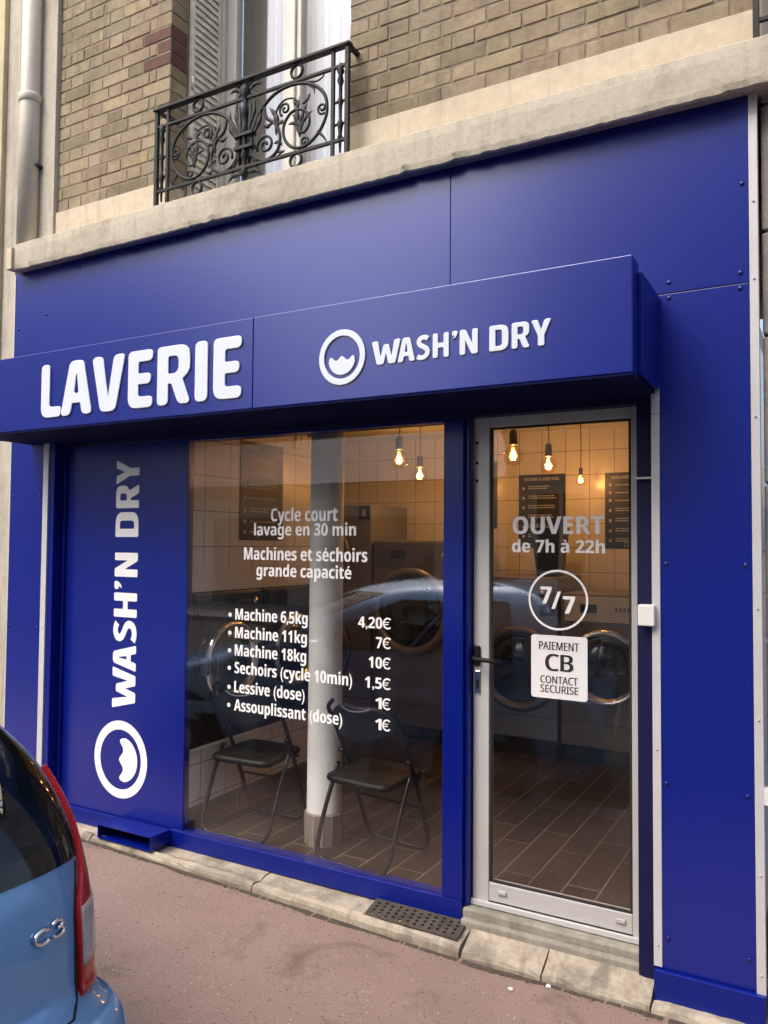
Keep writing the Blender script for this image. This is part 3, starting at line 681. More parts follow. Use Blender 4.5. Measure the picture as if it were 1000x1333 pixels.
# balcony railing
def railing(xl, xr, label, detail=True):
    t = thing('balcony_railing', label, 'railing', ((xl+xr)/2, -.03, 3.585))
    Y = -.03; xc = (xl+xr)/2
    mb = MB()
    mb.box(xl-.012, xr+.012, Y-.02, Y+.02, 4.113, 4.128, .003).box(xl, xr, Y-.009, Y+.009, 4.018, 4.030).box(xl, xr, Y-.009, Y+.009, 3.654, 3.667)
    for x in (xl+.006, xr-.006): mb.box(x-.011, x+.011, Y-.011, Y+.011, 3.578, 4.113, .002)
    for x in (xl+.088, xr-.088): mb.box(x-.008, x+.008, Y-.008, Y+.008, 3.578, 4.113)
    for x in (xl+.006, xr-.006):
        mb.box(x-.012, x+.012, Y+.02, .13, 4.113, 4.126)
    mb.build('frame', 'iron', t)
    if not detail: 
        mb = MB(); 
        for i in range(7): mb.tube([(xl+.1+i*.14, Y, 3.66), (xl+.1+i*.14, Y, 4.02)], .008)
        mb.build('bar', 'iron', t); return t
    P = lambda s, x, z: (xc+s*x, Y, z)
    def spir(cx, cz, r0, r1, a0, a1, n=26): return [(cx+(r0+(r1-r0)*i/n)*math.cos(R(a0+(a1-a0)*i/n)), cz+(r0+(r1-r0)*i/n)*math.sin(R(a0+(a1-a0)*i/n))) for i in range(n+1)]
    for s in (1, -1):
        mb = MB()
        def path(pts, r=.0085, n=6, taper=1.):
            q = catmull([Vector((p[0], p[1], 0)) for p in pts], n); N = len(q)
            mb.tube([P(s, p.x, p.y) for p in q], [r*(1+(taper-1)*i/(N-1)) for i in range(N)], 6, flat=.9)
        # big scroll running over the top and curling into the inner ring
        path([(.035, 3.70), (.045, 3.82), (.10, 3.93), (.19, 3.995), (.30, 4.012), (.41, 3.985), (.49, 3.915), (.507, 3.82), (.465, 3.735), (.39, 3.685), (.31, 3.69), (.255, 3.745), (.25, 3.82), (.30, 3.875), (.37, 3.865), (.405, 3.81), (.385, 3.76), (.345, 3.755)], .010, 6, .75)
        # lower scroll
        path([(.05, 3.80), (.045, 3.74), (.085, 3.685), (.15, 3.668), (.21, 3.70), (.225, 3.77), (.195, 3.84), (.14, 3.885), (.125, 3.94)], .009)
        q = spir(.135, 3.745, .008, .055, 0, 560); mb.tube([P(s, *p) for p in q], .0075, 6)
        q = spir(.255, 3.90, .006, .036, 90, 600); mb.tube([P(s, *p) for p in q], .0065, 6)
        path([(.195, 3.84), (.20, 3.90), (.245, 3.945), (.31, 3.94), (.34, 3.90)], .007, 6, .6)
        q = spir(.375, 3.705, .006, .03, 0, -480); mb.tube([P(s, *p) for p in q], .0065, 6)
        q = spir(.480, 3.845, .006, .03, 180, 660); mb.tube([P(s, *p) for p in q], .0065, 6)
        path([(.455, 3.735), (.49, 3.70), (.505, 3.675)], .008, 6, .4); path([(.33, 4.01), (.40, 4.0), (.45, 3.99), (.485, 4.005), (.49, 4.03)], .007, 6, .4)
        path([(.40, 3.985), (.43, 3.955), (.432, 3.93)], .007, 6, .4); path([(.15, 3.668), (.20, 3.668), (.24, 3.685)], .008, 6, .3)
        mb.build('scroll', 'iron', t)
        mb = MB()
        def leaf(a, b, w, bend=.01):
            a = Vector(a); b = Vector(b); d = b-a; nn = Vector((-d.y, d.x)).normalized(); pts = []; rs = []
            for i in range(17):
                u = i/16; p = a+d*u+nn*bend*math.sin(u*math.pi); pts.append(P(s, p.x, p.y)); rs.append(.002+w*max(0, math.sin(math.pi*min(1, u*1.02+.04)))**.7*(.62+.38*abs(math.sin(u*9.5))))
            mb.tube(pts, rs, 6, flat=.5)
        for a, b, w, bd in (((.345, 3.735), (.30, 3.86), .013, -.02), ((.35, 3.74), (.345, 3.945), .014, .018), ((.355, 3.75), (.395, 3.90), .013, .02), ((.35, 3.77), (.425, 3.85), .011, .015), ((.34, 3.79), (.275, 3.815), .010, -.012), ((.36, 3.90), (.405, 3.945), .010, -.012), ((.345, 3.90), (.31, 3.945), .010, .012),
                        ((.20, 3.78), (.155, 3.935), .016, -.025), ((.205, 3.83), (.26, 3.82), .011, .015), ((.18, 3.86), (.115, 3.855), .012, .018), ((.19, 3.74), (.24, 3.715), .010, .015), ((.21, 3.70), (.26, 3.69), .009, -.01),
                        ((.025, 3.80), (.10, 3.985), .015, -.03), ((.018, 3.86), (.055, 4.03), .014, -.02), ((.025, 3.73), (.075, 3.63), .012, .02), ((.02, 4.05), (.105, 4.075), .014, .022), ((.03, 4.06), (.095, 4.035), .011, -.015), ((.02, 3.625), (.11, 3.60), .013, .02), ((.03, 3.63), (.095, 3.65), .010, -.012), ((.02, 4.085), (.06, 4.10), .010, .01)):
            leaf(a, b, w, bd)
        mb.build('leaf_ornament', 'iron', t)
        for z in (4.073, 3.622):
            q = [(.325+.034*math.cos(2*math.pi*i/24), z+.034*math.sin(2*math.pi*i/24)) for i in range(24)]
            mb = MB().tube([P(s, *p) for p in q], .008, 8, closed=True); mb.build('ring', 'iron', t)
        mb = MB(); x = xc+s*((xr-xl)/2-.045)
        mb.lathe([(.005, 3.60), (.007, 3.655), (.014, 3.67), (.009, 3.69), (.012, 3.72), (.017, 3.74), (.008, 3.76), (.009, 3.83), (.016, 3.85), (.009, 3.87), (.009, 3.93), (.017, 3.95), (.010, 3.98), (.019, 4.0), (.004, 4.04)], (x, Y, 0), n=10)
        for zz in (3.74, 3.85): mb.tube([(x-.034, Y, zz), (x+.034, Y, zz)], .007, 6)
        mb.build('baluster', 'iron', t)
    mb = MB().lathe([(.01, 3.60), (.024, 3.63), (.012, 3.655), (.012, 3.70), (.022, 3.72), (.014, 3.76), (.014, 3.83), (.024, 3.85), (.016, 3.88), (.02, 3.93), (.030, 3.95), (.012, 3.99), (.02, 4.03), (.032, 4.065), (.012, 4.10)], (xc, Y, 0), n=12)
    for dx in (-.03, .03): mb.tube([(xc+dx, Y, 3.68), (xc+dx, Y, 3.86), (xc+dx*1.2, Y, 3.98)], .010, 6)
    mb.box(xc-.06, xc+.06, Y-.02, Y+.02, 3.822, 3.838).box(xc-.06, xc+.06, Y-.02, Y+.02, 3.754, 3.770)
    mb.build('centre_ornament', 'iron', t)
    return t
railing(-3.262, -2.002, 'black wrought iron railing with leafy scrolls in front of the upper window')
railing(-.235, .98, 'end of another black iron railing cut off at the top right corner', False)

# ================================================================== SHOP FRONT cladding
sf = thing('shop_front', 'deep blue metal panel cladding of the laundry front with white edge trims and screws', 'shop front', (-2.3, 0, 0))
def screw(x, z, parent, y=-.0015, mat='blue_screw', r=.009):
    o = MB().lathe([(r, 0), (r, .002), (r*.75, .0045), (0, .0055)], (x, y, z), (0, -1, 0), 10).build('screw', mat, parent)
    return o
def panel(x0, x1, z0, z1, scr, y0=-.0015, mat='blue_panel'):
    o = MB().box(x0+.001, x1-.001, y0, .02, z0+.001, z1-.001, .0012).build('cladding_panel', mat, sf)
    for s_ in scr: screw(s_[0], s_[1], o, y0)
    return o
panel(-4.488, -1.4765, 2.702, 3.412, [(-4.196, 3.11), (-3.43, 3.37), (-2.9, 3.385), (-2.388, 3.392), (-1.51, 3.396), (-4.45, 3.05), (-3.9, 3.36)])
panel(-1.4755, -.262, 2.702, 3.412, [(-1.439, 3.394), (-.84, 3.394), (-.284, 3.394), (-.285, 3.076), (-.547, 2.743), (-.293, 2.741)])
panel(-.590, -.262, .135, 2.700, [(-.547, 2.683), (-.294, 2.683), (-.564, 1.656), (-.285, 1.656), (-.566, .825), (-.285, .821), (-.564, .249), (-.285, .242)])
panel(-4.488, -4.178, .09, 2.700, [(-4.46, 2.0), (-4.21, 2.0), (-4.46, 1.2), (-4.21, 1.2)])
def trim(x0, x1, z0, z1, y0=-.007, scr=()):
    o = MB().box(x0, x1, y0, .03, z0, z1, .0015).build('edge_trim', 'trim_white', sf)
    for z_ in scr: screw((x0+x1)/2, z_, o, y0, 'aluminium', .004)
trim(-.2615, -.231, .13, 3.43, scr=(3.0, 2.71, 2.2, 1.5, 1.1, .55, .2))
trim(-.6155, -.5845, 2.235, 2.36, scr=(2.30,)); trim(-.6155, -.5845, .14, 2.234, scr=(2.16, 1.45, .95, .22))
trim(-4.178, -4.132, .09, 2.36, scr=(1.9, 1.2)); trim(-4.5, -4.489, .09, 3.40, -.004)
MB().box(-.235+.002, -.215, -.006, .03, .80, .86, .001).build('junction_plate', 'white_plastic', sf)
MB().box(-.612, -.2315, -.026, .03, -.01, .134, .004).build('base_board', 'blue_gloss', sf)
MB().box(-4.5, -4.13, -.012, .03, .02, .089, .003).build('base_board', 'blue_gloss', sf)
# side returns, head and jambs
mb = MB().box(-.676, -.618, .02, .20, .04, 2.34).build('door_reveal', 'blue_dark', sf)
MB().box(-.682, -.612, -.004, .018, 1.985, 1.992).build('reveal_clip', 'aluminium', sf)
MB().box(-4.131, -4.085, .0, .20, .08, 2.34, .003).build('window_reveal', 'blue_gloss', sf)
MB().box(-4.084, -.62, .062, .24, 2.292, 2.45, .003).build('head_beam', 'blue_dark', sf)
MB().box(-4.2, -.60, .03, .2, 2.452, 2.70).build('backing_board', 'blue_dark', sf)
# keeper block by the door
kb = MB().box(-.664, -.602, -.034, .016, 1.418, 1.498, .004)
tag(kb.build('door_contact', 'white_plastic'), 'small white plastic alarm box fixed on the right edge of the door frame', 'alarm box')

# sign box
sg = thing('sign_box', 'long projecting blue sign box with raised white letters over the window and door', 'shop sign', (-2.4, -.2, 2.33))
mb = MB().box(-4.30, -2.2615, -.40, -.292, 2.324, 2.735, .003).box(-2.2585, -.600, -.40, -.292, 2.324, 2.735, .003)
mb.build('case', 'blue_panel', sg)
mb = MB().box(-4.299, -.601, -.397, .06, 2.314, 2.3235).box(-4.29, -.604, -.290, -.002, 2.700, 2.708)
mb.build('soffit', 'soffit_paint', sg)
o = MB().box(-.602, -.584, -.322, -.004, 2.328, 2.696, .0015).build('side_plate', 'blue_gloss', sg)
for yy, zz in ((-.30, 2.37), (-.02, 2.67)):
    MB().lathe([(.006, 0), (.006, .002), (0, .004)], (-.584, yy, zz), (1, 0, 0), 8).build('screw', 'blue_screw', o)
MB().box(-4.31, -4.30, -.40, -.004, 2.324, 2.735, .001).build('side_plate', 'blue_gloss', sg)
YS = -.4005
mb = MB()
for ch, a, b in (('L', -3.686, -3.528), ('A', -3.525, -3.297), ('V', -3.291, -3.063), ('E', -3.036, -2.869), ('R', -2.839, -2.629), ('I', -2.598, -2.52), ('E', -2.486, -2.319)):
    add_glyph(mb, ch, a, b, 2.377, 2.662, YS, .002, .003, .10)
mb.build('lettering', 'white_acrylic', sg)
mb = MB()
for ch, a, b in (('W', -1.639, -1.508), ('A', -1.519, -1.443), ('S', -1.437, -1.376), ('H', -1.364, -1.294), ("'", -1.281, -1.257), ('N', -1.249, -1.173), ('D', -1.127, -1.05), ('R', -1.038, -0.969), ('Y', -0.961, -0.888)):
    add_glyph(mb, ch, a, b, 2.451, 2.549, YS, .0015, .002, .08)
mb.build('lettering', 'white_acrylic', sg)
mb = MB(); add_logo(mb, -1.785, 2.502, .114, .117, YS, .003, .002); mb.build('logo', 'white_acrylic', sg)

# display window
dw = thing('display_window', 'large blue framed shop window with white price lettering on the glass', 'shop window', (-2.3, .08, .08))
mb = MB()
mb.box(-3.160, -1.437, .062, .15, .078, .168, .004).box(-1.535, -1.437, .064, .16, .169, 2.291, .004)
mb.box(-3.080, -1.536, .068, .14, 2.278, 2.291)
mb.box(-1.436, -1.4185, .085, .16, .145, 2.291, .002)
mb.build('frame', 'blue_gloss', dw)
MB().box(-3.0795, -1.5355, .080, .086, .1685, 2.2775).build('pane', 'pane', dw)
YT = .0795
def line(body, x0, x1, zb, cap, parent=dw, y=YT, bold=.03, bullet=None):
    mb = MB(); add_text(mb, body, x0, x1, zb, cap, y, bold)
    if bullet is not None:
        mb.add([(bullet+.0115*math.cos(a), y-.0006, zb+.024+.0115*math.sin(a)) for a in [2*math.pi*k/14 for k in range(14)]], [tuple(range(14))])
    return mb.build('lettering', 'white_vinyl', parent)
line('Cycle court', -2.516, -2.110, 1.834, .066); line('lavage en 30 min', -2.624, -2.004, 1.762, .060)
line('Machines et séchoirs', -2.688, -1.939, 1.636, .063); line('grande capacité', -2.605, -2.028, 1.553, .060)
for body, x1_, zb in (('Machine 6,5kg', -2.280, 1.321), ('Machine 11kg', -2.283, 1.226), ('Machine 18kg', -2.286, 1.134), ('Sechoirs (cycle 10min)', -2.018, 1.043), ('Lessive (dose)', -2.293, .944), ('Assouplissant (dose)', -2.072, .850)):
    line(body, -2.740, x1_, zb, .058, bullet=-2.775)
for body, x0_, zb in (('4,20€', -1.988, 1.325), ('7€', -1.888, 1.233), ('10€', -1.928, 1.139), ('1,5€', -1.947, 1.044), ('1€', -1.890, .951), ('1€', -1.890, .853)):
    line(body, x0_, -1.811, zb, .052)

# lettered side panel
sp = thing('side_panel', 'blue panel left of the shop window with white lettering reading upwards and a drum emblem', 'shop sign', (-3.6, .08, .08))
MB().box(-4.082, -3.081, .0765, .12, .165, 2.30, .002).build('panel', 'blue_panel', sp)
mb = MB().box(-4.084, -3.162, .056, .12, .078, .163, .004).box(-4.084, -4.058, .058, .076, .166, 2.29, .002); mb.build('frame', 'blue_gloss', sp)
mb = MB()
for ch, a, b in (('Y', 2.058, 2.194), ('R', 1.917, 2.049), ('D', 1.751, 1.894), ('N', 1.522, 1.66), ("'", 1.45, 1.497), ('H', 1.291, 1.43), ('S', 1.147, 1.273), ('A', 0.989, 1.133), ('W', 0.772, 1.003)):
    add_glyph(mb, ch, -3.638, -3.454, a, b, .0762, .0008, 0, .045, rot=True)
mb.build('lettering', 'white_vinyl', sp)
mb = MB(); add_logo(mb, -3.562, .484, .211, .218, .0762, .0008, 0, rot=True); mb.build('logo', 'white_vinyl', sp)

# vent box
vb = thing('vent_box', 'small open fronted blue metal box on the ground under the lettered side panel', 'vent box', (-3.36, 0, .085))
mb = MB().box(-3.552, -3.152, -.085, .055, .166, .170).box(-3.552, -3.548, -.085, .055, .096, .1655).box(-3.156, -3.152, -.085, .055, .096, .1655).box(-3.5475, -3.1565, -.085, .055, .096, .099)
mb.build('box', 'blue_gloss', vb)
MB().box(-3.5475, -3.1565, .045, .050, .0995, .1655).build('backing', 'hole_black', vb)

# glass door
dr = thing('glass_door', 'aluminium framed glass door with white opening hours lettering', 'door', (-1.04, .14, .15))
mb = MB().box(-1.4135, -1.338, .128, .185, .148, 2.300, .004).box(-.722, -.6765, .128, .185, .148, 2.300, .004).box(-1.3375, -.7225, .130, .183, 2.247, 2.299, .004).box(-1.3375, -.7225, .130, .183, .168, .248, .004)
mb.build('frame', 'aluminium', dr)
MB().box(-1.4170, -.6745, .112, .127, .144, .166, .002).build('weather_strip', 'trim_white', dr)
mb = MB()
for a, b in ((-1.3375, -1.328), (-.732, -.7225)): mb.box(a, b, .134, .150, .249, 2.246)
mb.box(-1.3275, -.7325, .134, .150, .249, .256).box(-1.3275, -.7325, .134, .150, 2.238, 2.246)
mb.build('gasket', 'black_rubber', dr)
MB().box(-1.3275, -.7325, .140, .146, .257, 2.2375).build('pane', 'pane', dr)
for x_ in (-1.276, -.770): MB().box(x_-.020, x_+.020, .120, .127, .207, .224, .003).build('end_cap', 'aluminium', dr)
for z_ in (2.18, 2.09, 2.01): screw(-1.398, z_, dr, .128, 'black_plastic', .007)
h = MB().box(-1.409, -1.378, .118, .127, 1.185, 1.275, .006).build('handle', 'black_plastic', dr)
MB().tube([(-1.392, .12, 1.222), (-1.392, .085, 1.222), (-1.380, .073, 1.222), (-1.33, .070, 1.219), (-1.262, .072, 1.214)], [.012, .012, .011, .010, .008], 10).build('lever', 'black_plastic', h)
lk = MB().box(-1.405, -1.378, .121, .127, 1.06, 1.165, .004).build('lock_plate', 'chrome', dr)
MB().lathe([(.008, 0), (.008, .004), (0, .004)], (-1.391, .1205, 1.118), (0, -1, 0), 12).box(-1.395, -1.387, .117, .1205, 1.085, 1.115).build('keyhole', 'hole_black', lk)
YD = .1395
line('OUVERT', -1.234, -.833, 1.772, .075, dr, YD, .04); line('de 7h à 22h', -1.237, -.830, 1.692, .054, dr, YD, .04)
mb = MB(); add_text(mb, '7', -1.107, -1.057, 1.473, .073, YD, .04); add_text(mb, '7', -1.009, -.956, 1.435, .073, YD, .04)
mb.add([(-1.059, YD-.0006, 1.452), (-1.044, YD-.0006, 1.452), (-1.016, YD-.0006, 1.527), (-1.031, YD-.0006, 1.527)], [(0, 1, 2, 3)])
ring = []; n = 64
for i in range(n):
    a = 2*math.pi*i/n; ring += [(-1.0305+.130*math.cos(a), YD-.0006, 1.4905+.1285*math.sin(a)), (-1.0305+.121*math.cos(a), YD-.0006, 1.4905+.1195*math.sin(a))]
mb.add(ring, [(2*i, 2*i+1, (2*i+3) % (2*n), (2*i+2) % (2*n)) for i in range(n)])
mb.build('lettering', 'white_vinyl', dr)
me = outline_mesh([rounded([(-1.148, 1.072), (-.904, 1.072), (-.904, 1.339), (-1.148, 1.339)], .014)], .0008)
mb = MB(); mb.mesh(me, lambda c: (c.x, YD-.001-c.z, c.y)); stk = mb.build('sticker', 'sticker_white', dr)
mb = MB(); YK = YD-.0022
add_text(mb, 'PAIEMENT', -1.113, -.939, 1.278, .034, YK, .05, 2, heavy=False); add_text(mb, 'CB', -1.086, -.963, 1.190, .070, YK, .10, 3, heavy=False)
add_text(mb, 'CONTACT', -1.107, -.944, 1.136, .031, YK, .05, 2, heavy=False); add_text(mb, 'SECURISE', -1.107, -.942, 1.097, .031, YK, .05, 2, heavy=False)
mb.build('lettering', 'ink', stk)

# ================================================================== INTERIOR
FZ = .150
XL, XR, YB, ZC = -4.6, -.30, 3.30, 2.68
struct('floor', MB().add([(XL, .165, FZ), (XR, .165, FZ), (XR, YB, FZ), (XL, YB, FZ), (-3.16, .155, FZ-.001), (-.62, .155, FZ-.001)], [(0, 1, 2, 3)]), 'floor_tile')
struct('floor', MB().add([(-3.1, .087, FZ-.002), (-1.44, .087, FZ-.002), (-1.44, .30, FZ-.002), (-3.1, .30, FZ-.002)], [(0, 1, 2, 3)]), 'floor_tile')
struct('ceiling', MB().box(XL, XR, .25, YB, ZC, ZC+.1), 'ceiling_paint')
struct('wall', MB().add([(XL, YB, 0), (XR, YB, 0), (XR, YB, ZC), (XL, YB, ZC)], [(0, 1, 2, 3)]), 'wall_tile_x')
struct('wall', MB().add([(XR, .2, 0), (XR, YB, 0), (XR, YB, ZC), (XR, .2, ZC)], [(0, 1, 2, 3)]).add([(XL, 1.7, 0), (XL, YB, 0), (XL, YB, ZC), (XL, 1.7, ZC)], [(0, 1, 2, 3)]), 'wall_tile_y')
XW = -3.085; YE = 1.62
# left partition with a niche for the black machines
mb = MB()
def quad_x(x, y0, y1, z0, z1): mb.add([(x, y0, z0), (x, y1, z0), (x, y1, z1), (x, y0, z1)], [(0, 1, 2, 3)])
quad_x(XW, .125, YE, .275, .572); quad_x(XW, .125, YE, 1.58, ZC); quad_x(XW, 1.5, YE, .572, 1.445)
mb.add([(XW, YE, FZ), (XL, YE, FZ), (XL, YE, ZC), (XW, YE, ZC)], [(0, 1, 2, 3)])
struct('wall', mb, 'wall_tile_y')
mb = MB(); quad_x(XW, .125, YE, 1.447, 1.579)
mb.box(-3.75, XW-.001, .125, 1.5, .55, .572).box(-3.75, XW-.001, .125, 1.5, 1.447, 1.47).box(-3.8, -3.75, .125, YE, .1, 2.6).box(-4.6, XW-.001, .1215, .1245, .1, 2.6)
mb.box(XW-.001, XW+.012, .125, 1.5, .574, .590, .002)
struct('wall', mb, 'white_wall')
mb = MB().box(XW, XW+.008, .125, YE, FZ, .273, .001); struct('skirting', mb, 'skirting_tile')

# column
cl = thing('column', 'round white painted column with a brown tiled foot inside the shop window', 'column', (-2.380, .395, FZ))
MB().lathe([(.096, FZ+.16), (.092, FZ+.165), (.090, 1.2), (.089, ZC)], (-2.380, .395, 0), n=40).build('shaft', 'column_paint', cl)
mb = MB().lathe([(.105, FZ), (.105, FZ+.155), (.097, FZ+.161)], (-2.380, .395, 0), n=14, smooth=False); mb.build('tiled_foot', 'column_tile', cl)
mb = MB()
for k in range(14):
    a = 2*math.pi*k/14; u = Vector((0, 0, 1)).orthogonal().normalized(); w_ = Vector((0, 0, 1)).cross(u)
    p = Vector((-2.380, .395, 0))+.1052*(math.cos(a)*u+math.sin(a)*w_); mb.tube([(p.x, p.y, FZ), (p.x, p.y, FZ+.155)], .0016, 5)
mb.build('grout', 'machine_grey', cl)

# folding chairs (back towards the street)
def make_chair(loc, rot, label):
    t = thing('folding_chair', label, 'chair', loc, rot, 'black folding chairs inside the window')
    w = .208
    # front frame: one bent tube from the back top down to the floor, across and up again; rear frame the same
    half = [(w-.05, .062, .785), (w-.004, .085, .74), (w, .14, .66), (w-.005, .27, .40), (w-.012, .395, .10), (w-.03, .418, .035), (w-.075, .425, .0115), (.02, .425, .0115)]
    pts = [(-x, y, z) for x, y, z in half]+[(x, y, z) for x, y, z in half[::-1]]
    MB().tube(catmull(pts, 5), .0115, 8).build('front_leg_frame', 'black_metal', t, False)
    e = w+.016
    half = [(e, .20, .44), (e, .11, .27), (e-.004, .035, .09), (e-.022, .016, .032), (e-.065, .010, .0115), (.02, .010, .0115)]
    pts = [(-x, y, z) for x, y, z in half]+[(x, y, z) for x, y, z in half[::-1]]
    MB().tube(catmull(pts, 5), .0115, 8).build('rear_leg_frame', 'black_metal', t, False)
    MB().tube([(-w+.005, .33, .25), (w-.005, .33, .25)], .008, 8).build('stretcher', 'black_metal', t, False)
    for s in (-1, 1): MB().tube([(s*(w-.012), .205, .50), (s*(w+.016), .205, .50)], .013, 8).build('pivot', 'black_metal', t, False)
    # seat: padded, rounded
    loop = rounded([(-.20, .03), (.20, .03), (.19, .40), (-.19, .40)], .07, 6); N = len(loop); vs = []
    for dz, k in ((0, .93), (.006, .98), (.016, 1.), (.030, .98), (.038, .90)): vs += [(p.x*k, .215+(p.y-.215)*k, .395+dz-.012*(1-(p.y/.4))) for p in loop]
    fs = [(r*N+i, r*N+(i+1) % N, (r+1)*N+(i+1) % N, (r+1)*N+i) for r in range(4) for i in range(N)]+[tuple(range(N-1, -1, -1)), tuple(range(4*N, 5*N))]
    mbs = MB().add(vs, fs, 0, True); mbs.build('seat', 'black_vinyl', t, False)
    MB().tube([(s_, .30, .398) for s_ in (-w-.01, w+.01)], .009, 8).build('seat_rail', 'black_metal', t, False)
    # back rest: curved padded shell with a grip cut-out at the top
    n, m = 18, 8; vs = []
    for side in (0, 1):
        for j in range(m+1):
            v = j/m
            for i in range(n+1):
                u = i/n*2-1; top = .785-.045*u*u*u*u-.02*abs(u)-(.014*max(0, 1-(u/.35)**2)); bot = .585+.085*u*u
                z = bot+(top-bot)*v; y = .118-.055*(1-u*u)-.22*(z-.68)*.45
                vs.append((u*.198, y+(.022 if side else 0)*(1-.0*v), z))
    K = (n+1)*(m+1); fs = []
    for side in (0, 1):
        for j in range(m):
            for i in range(n):
                a = side*K+j*(n+1)+i; fs.append((a, a+1, a+n+2, a+n+1))
    edge = [i for i in range(n+1)]+[j*(n+1)+n for j in range(1, m+1)]+[m*(n+1)+i for i in range(n-1, -1, -1)]+[j*(n+1) for j in range(m-1, 0, -1)]
    for q in range(len(edge)): a, b = edge[q], edge[(q+1) % len(edge)]; fs.append((a, b, b+K, a+K))
    MB().add(vs, fs, 0, True).build('backrest', 'black_vinyl', t, False)
    q = catmull([(-.09, .046, .770), (-.05, .03, .757), (0, .026, .752), (.05, .03, .757), (.09, .046, .770)], 5)
    MB().tube(q, .0045, 6).build('piping', 'steel_dark', t, False)
    return t
make_chair((-2.062, .132, FZ), R(-6), 'black folding chair standing just right of the column, back to the window')
make_chair((-2.80, .15, FZ), R(2), 'black folding chair beside the white tiled low wall left of the column')

# washing machines.  Local frame: front in the plane y=0 facing -y
def machine(loc, rot, w, h, d, label, cat, body, drums, ringmat, panel=None, plinth=0., num=None, glassmat='porthole_dark', group='laundry machines'):
    t = thing('washing_machine' if cat == 'washing machine' else 'tumble_dryer', label, cat, loc, rot, group)
    B = lambda mb, n, m, p=t: mb.build(n, m, p, False)
    if plinth: B(MB().box(-w/2+.02, w/2-.02, .03, d, 0, plinth-.001), 'plinth', 'machine_black')
    B(MB().box(-w/2, w/2, 0, d, plinth, h, .008), 'body', body)
    B(MB().box(-w/2+.01, w/2-.01, -.002, .004, plinth+.17, plinth+.173), 'seam', 'hole_black')
    for (cx, cz, r) in drums:
        dd = B(MB().lathe([(r*1.0, 0), (r*1.0, .03), (r*.97, .045), (r*.90, .05), (r*.83, .04), (r*.80, .02)], (cx, -.001, cz), (0, -1, 0), 40), 'porthole', ringmat)
        B(MB().lathe([(r*.80, .018), (r*.72, .035), (r*.5, .052), (r*.25, .060), (0, .062)], (cx, -.001, cz), (0, -1, 0), 40), 'porthole_glass', glassmat, dd)
        B(MB().box(cx-r*1.06, cx-r*.93, -.055, -.001, cz-.05, cz+.05, .008), 'door_handle', 'steel_dark', dd)
    if panel:
        z0, z1, m_ = panel; p = B(MB().box(-w/2+.03, w/2-.03, -.008, -.001, z0, z1, .003), 'control_panel', m_)
        B(MB().box(-w*.28, -w*.10, -.012, -.0085, z0+(z1-z0)*.35, z1-(z1-z0)*.3), 'display', 'porthole_dark', p)
        for k in range(5): B(MB().box(w*.10+k*.028, w*.10+k*.028+.014, -.012, -.0085, z0+(z1-z0)*.45, z0+(z1-z0)*.6, .002), 'button', 'steel_dark', p)
        B(MB().lathe([(.022, 0), (.020, .016), (0, .017)], (w*.36, -.0085, (z0+z1)/2), (0, -1, 0), 20), 'dial', 'chrome', p)
    if num:
        s_, cx, cz = num; p = B(MB().box(cx-.055, cx+.055, -.0045, -.0005, cz-.055, cz+.055), 'number_tag', 'poster_black')
        mb = MB(); add_text(mb, s_, cx-.020, cx+.020, cz-.03, .06, 0, .03, 2, face=lambda u, v, dd: (u, -.005-dd, v)); B(mb, 'numeral', 'poster_text', p)
    return t
machine((-3.86, 2.60, FZ), 0, .93, 1.90, .65, 'tall grey double drum dryer tagged 8 at the back, left of the column', 'tumble dryer', 'machine_grey', [(-.02, 1.45, .30), (-.02, .68, .30)], 'steel_dark', None, .1, ('8', .395, 1.83))
machine((-2.99, 2.60, FZ), 0, .76, 1.60, .65, 'big grey washing machine with wide dark drum between the column and blue mullion', 'washing machine', 'machine_grey', [(-.02, 1.02, .36)], 'steel', (1.38, 1.58, 'steel_dark'), .1)
machine((-2.185, 2.60, FZ), 0, .79, 1.33, .65, 'silver washing machine tagged 3 behind the glass door, black planter on top', 'washing machine', 'steel', [(.10, .64, .32)], 'steel_dark', (1.12, 1.30, 'steel'), .12, ('3', .315, 1.10))
machine((-1.43, 2.58, FZ), 0, .66, 1.22, .65, 'grey washing machine with bright chrome porthole behind the right half of the glass door', 'washing machine', 'machine_grey', [(0, .70, .275)], 'chrome', (1.02, 1.20, 'white_plastic'), .12)
for y_, lb in ((.445, 'black washing machine with chrome porthole in the left niche, nearer the window'), (1.075, 'black washing machine with chrome porthole in the left niche, beside the column')):
    machine((XW-.004, y_, .573), math.pi/2, .61, .868, .55, lb, 'washing machine', 'machine_black', [(0, .46, .235)], 'chrome', (.745, .855, 'machine_black'), 0)
# planter on the machine
pt = thing('planter', 'tapered black planter standing on top of the silver washing machine', 'planter', (-1.93, 2.86, FZ+1.331))
MB().lathe([(.115, 0), (.165, .36), (.17, .375), (.155, .375), (.150, .34), (0, .33)], (-1.93, 2.86, FZ+1.331), n=4, smooth=False).build('pot', 'pot_black', pt)
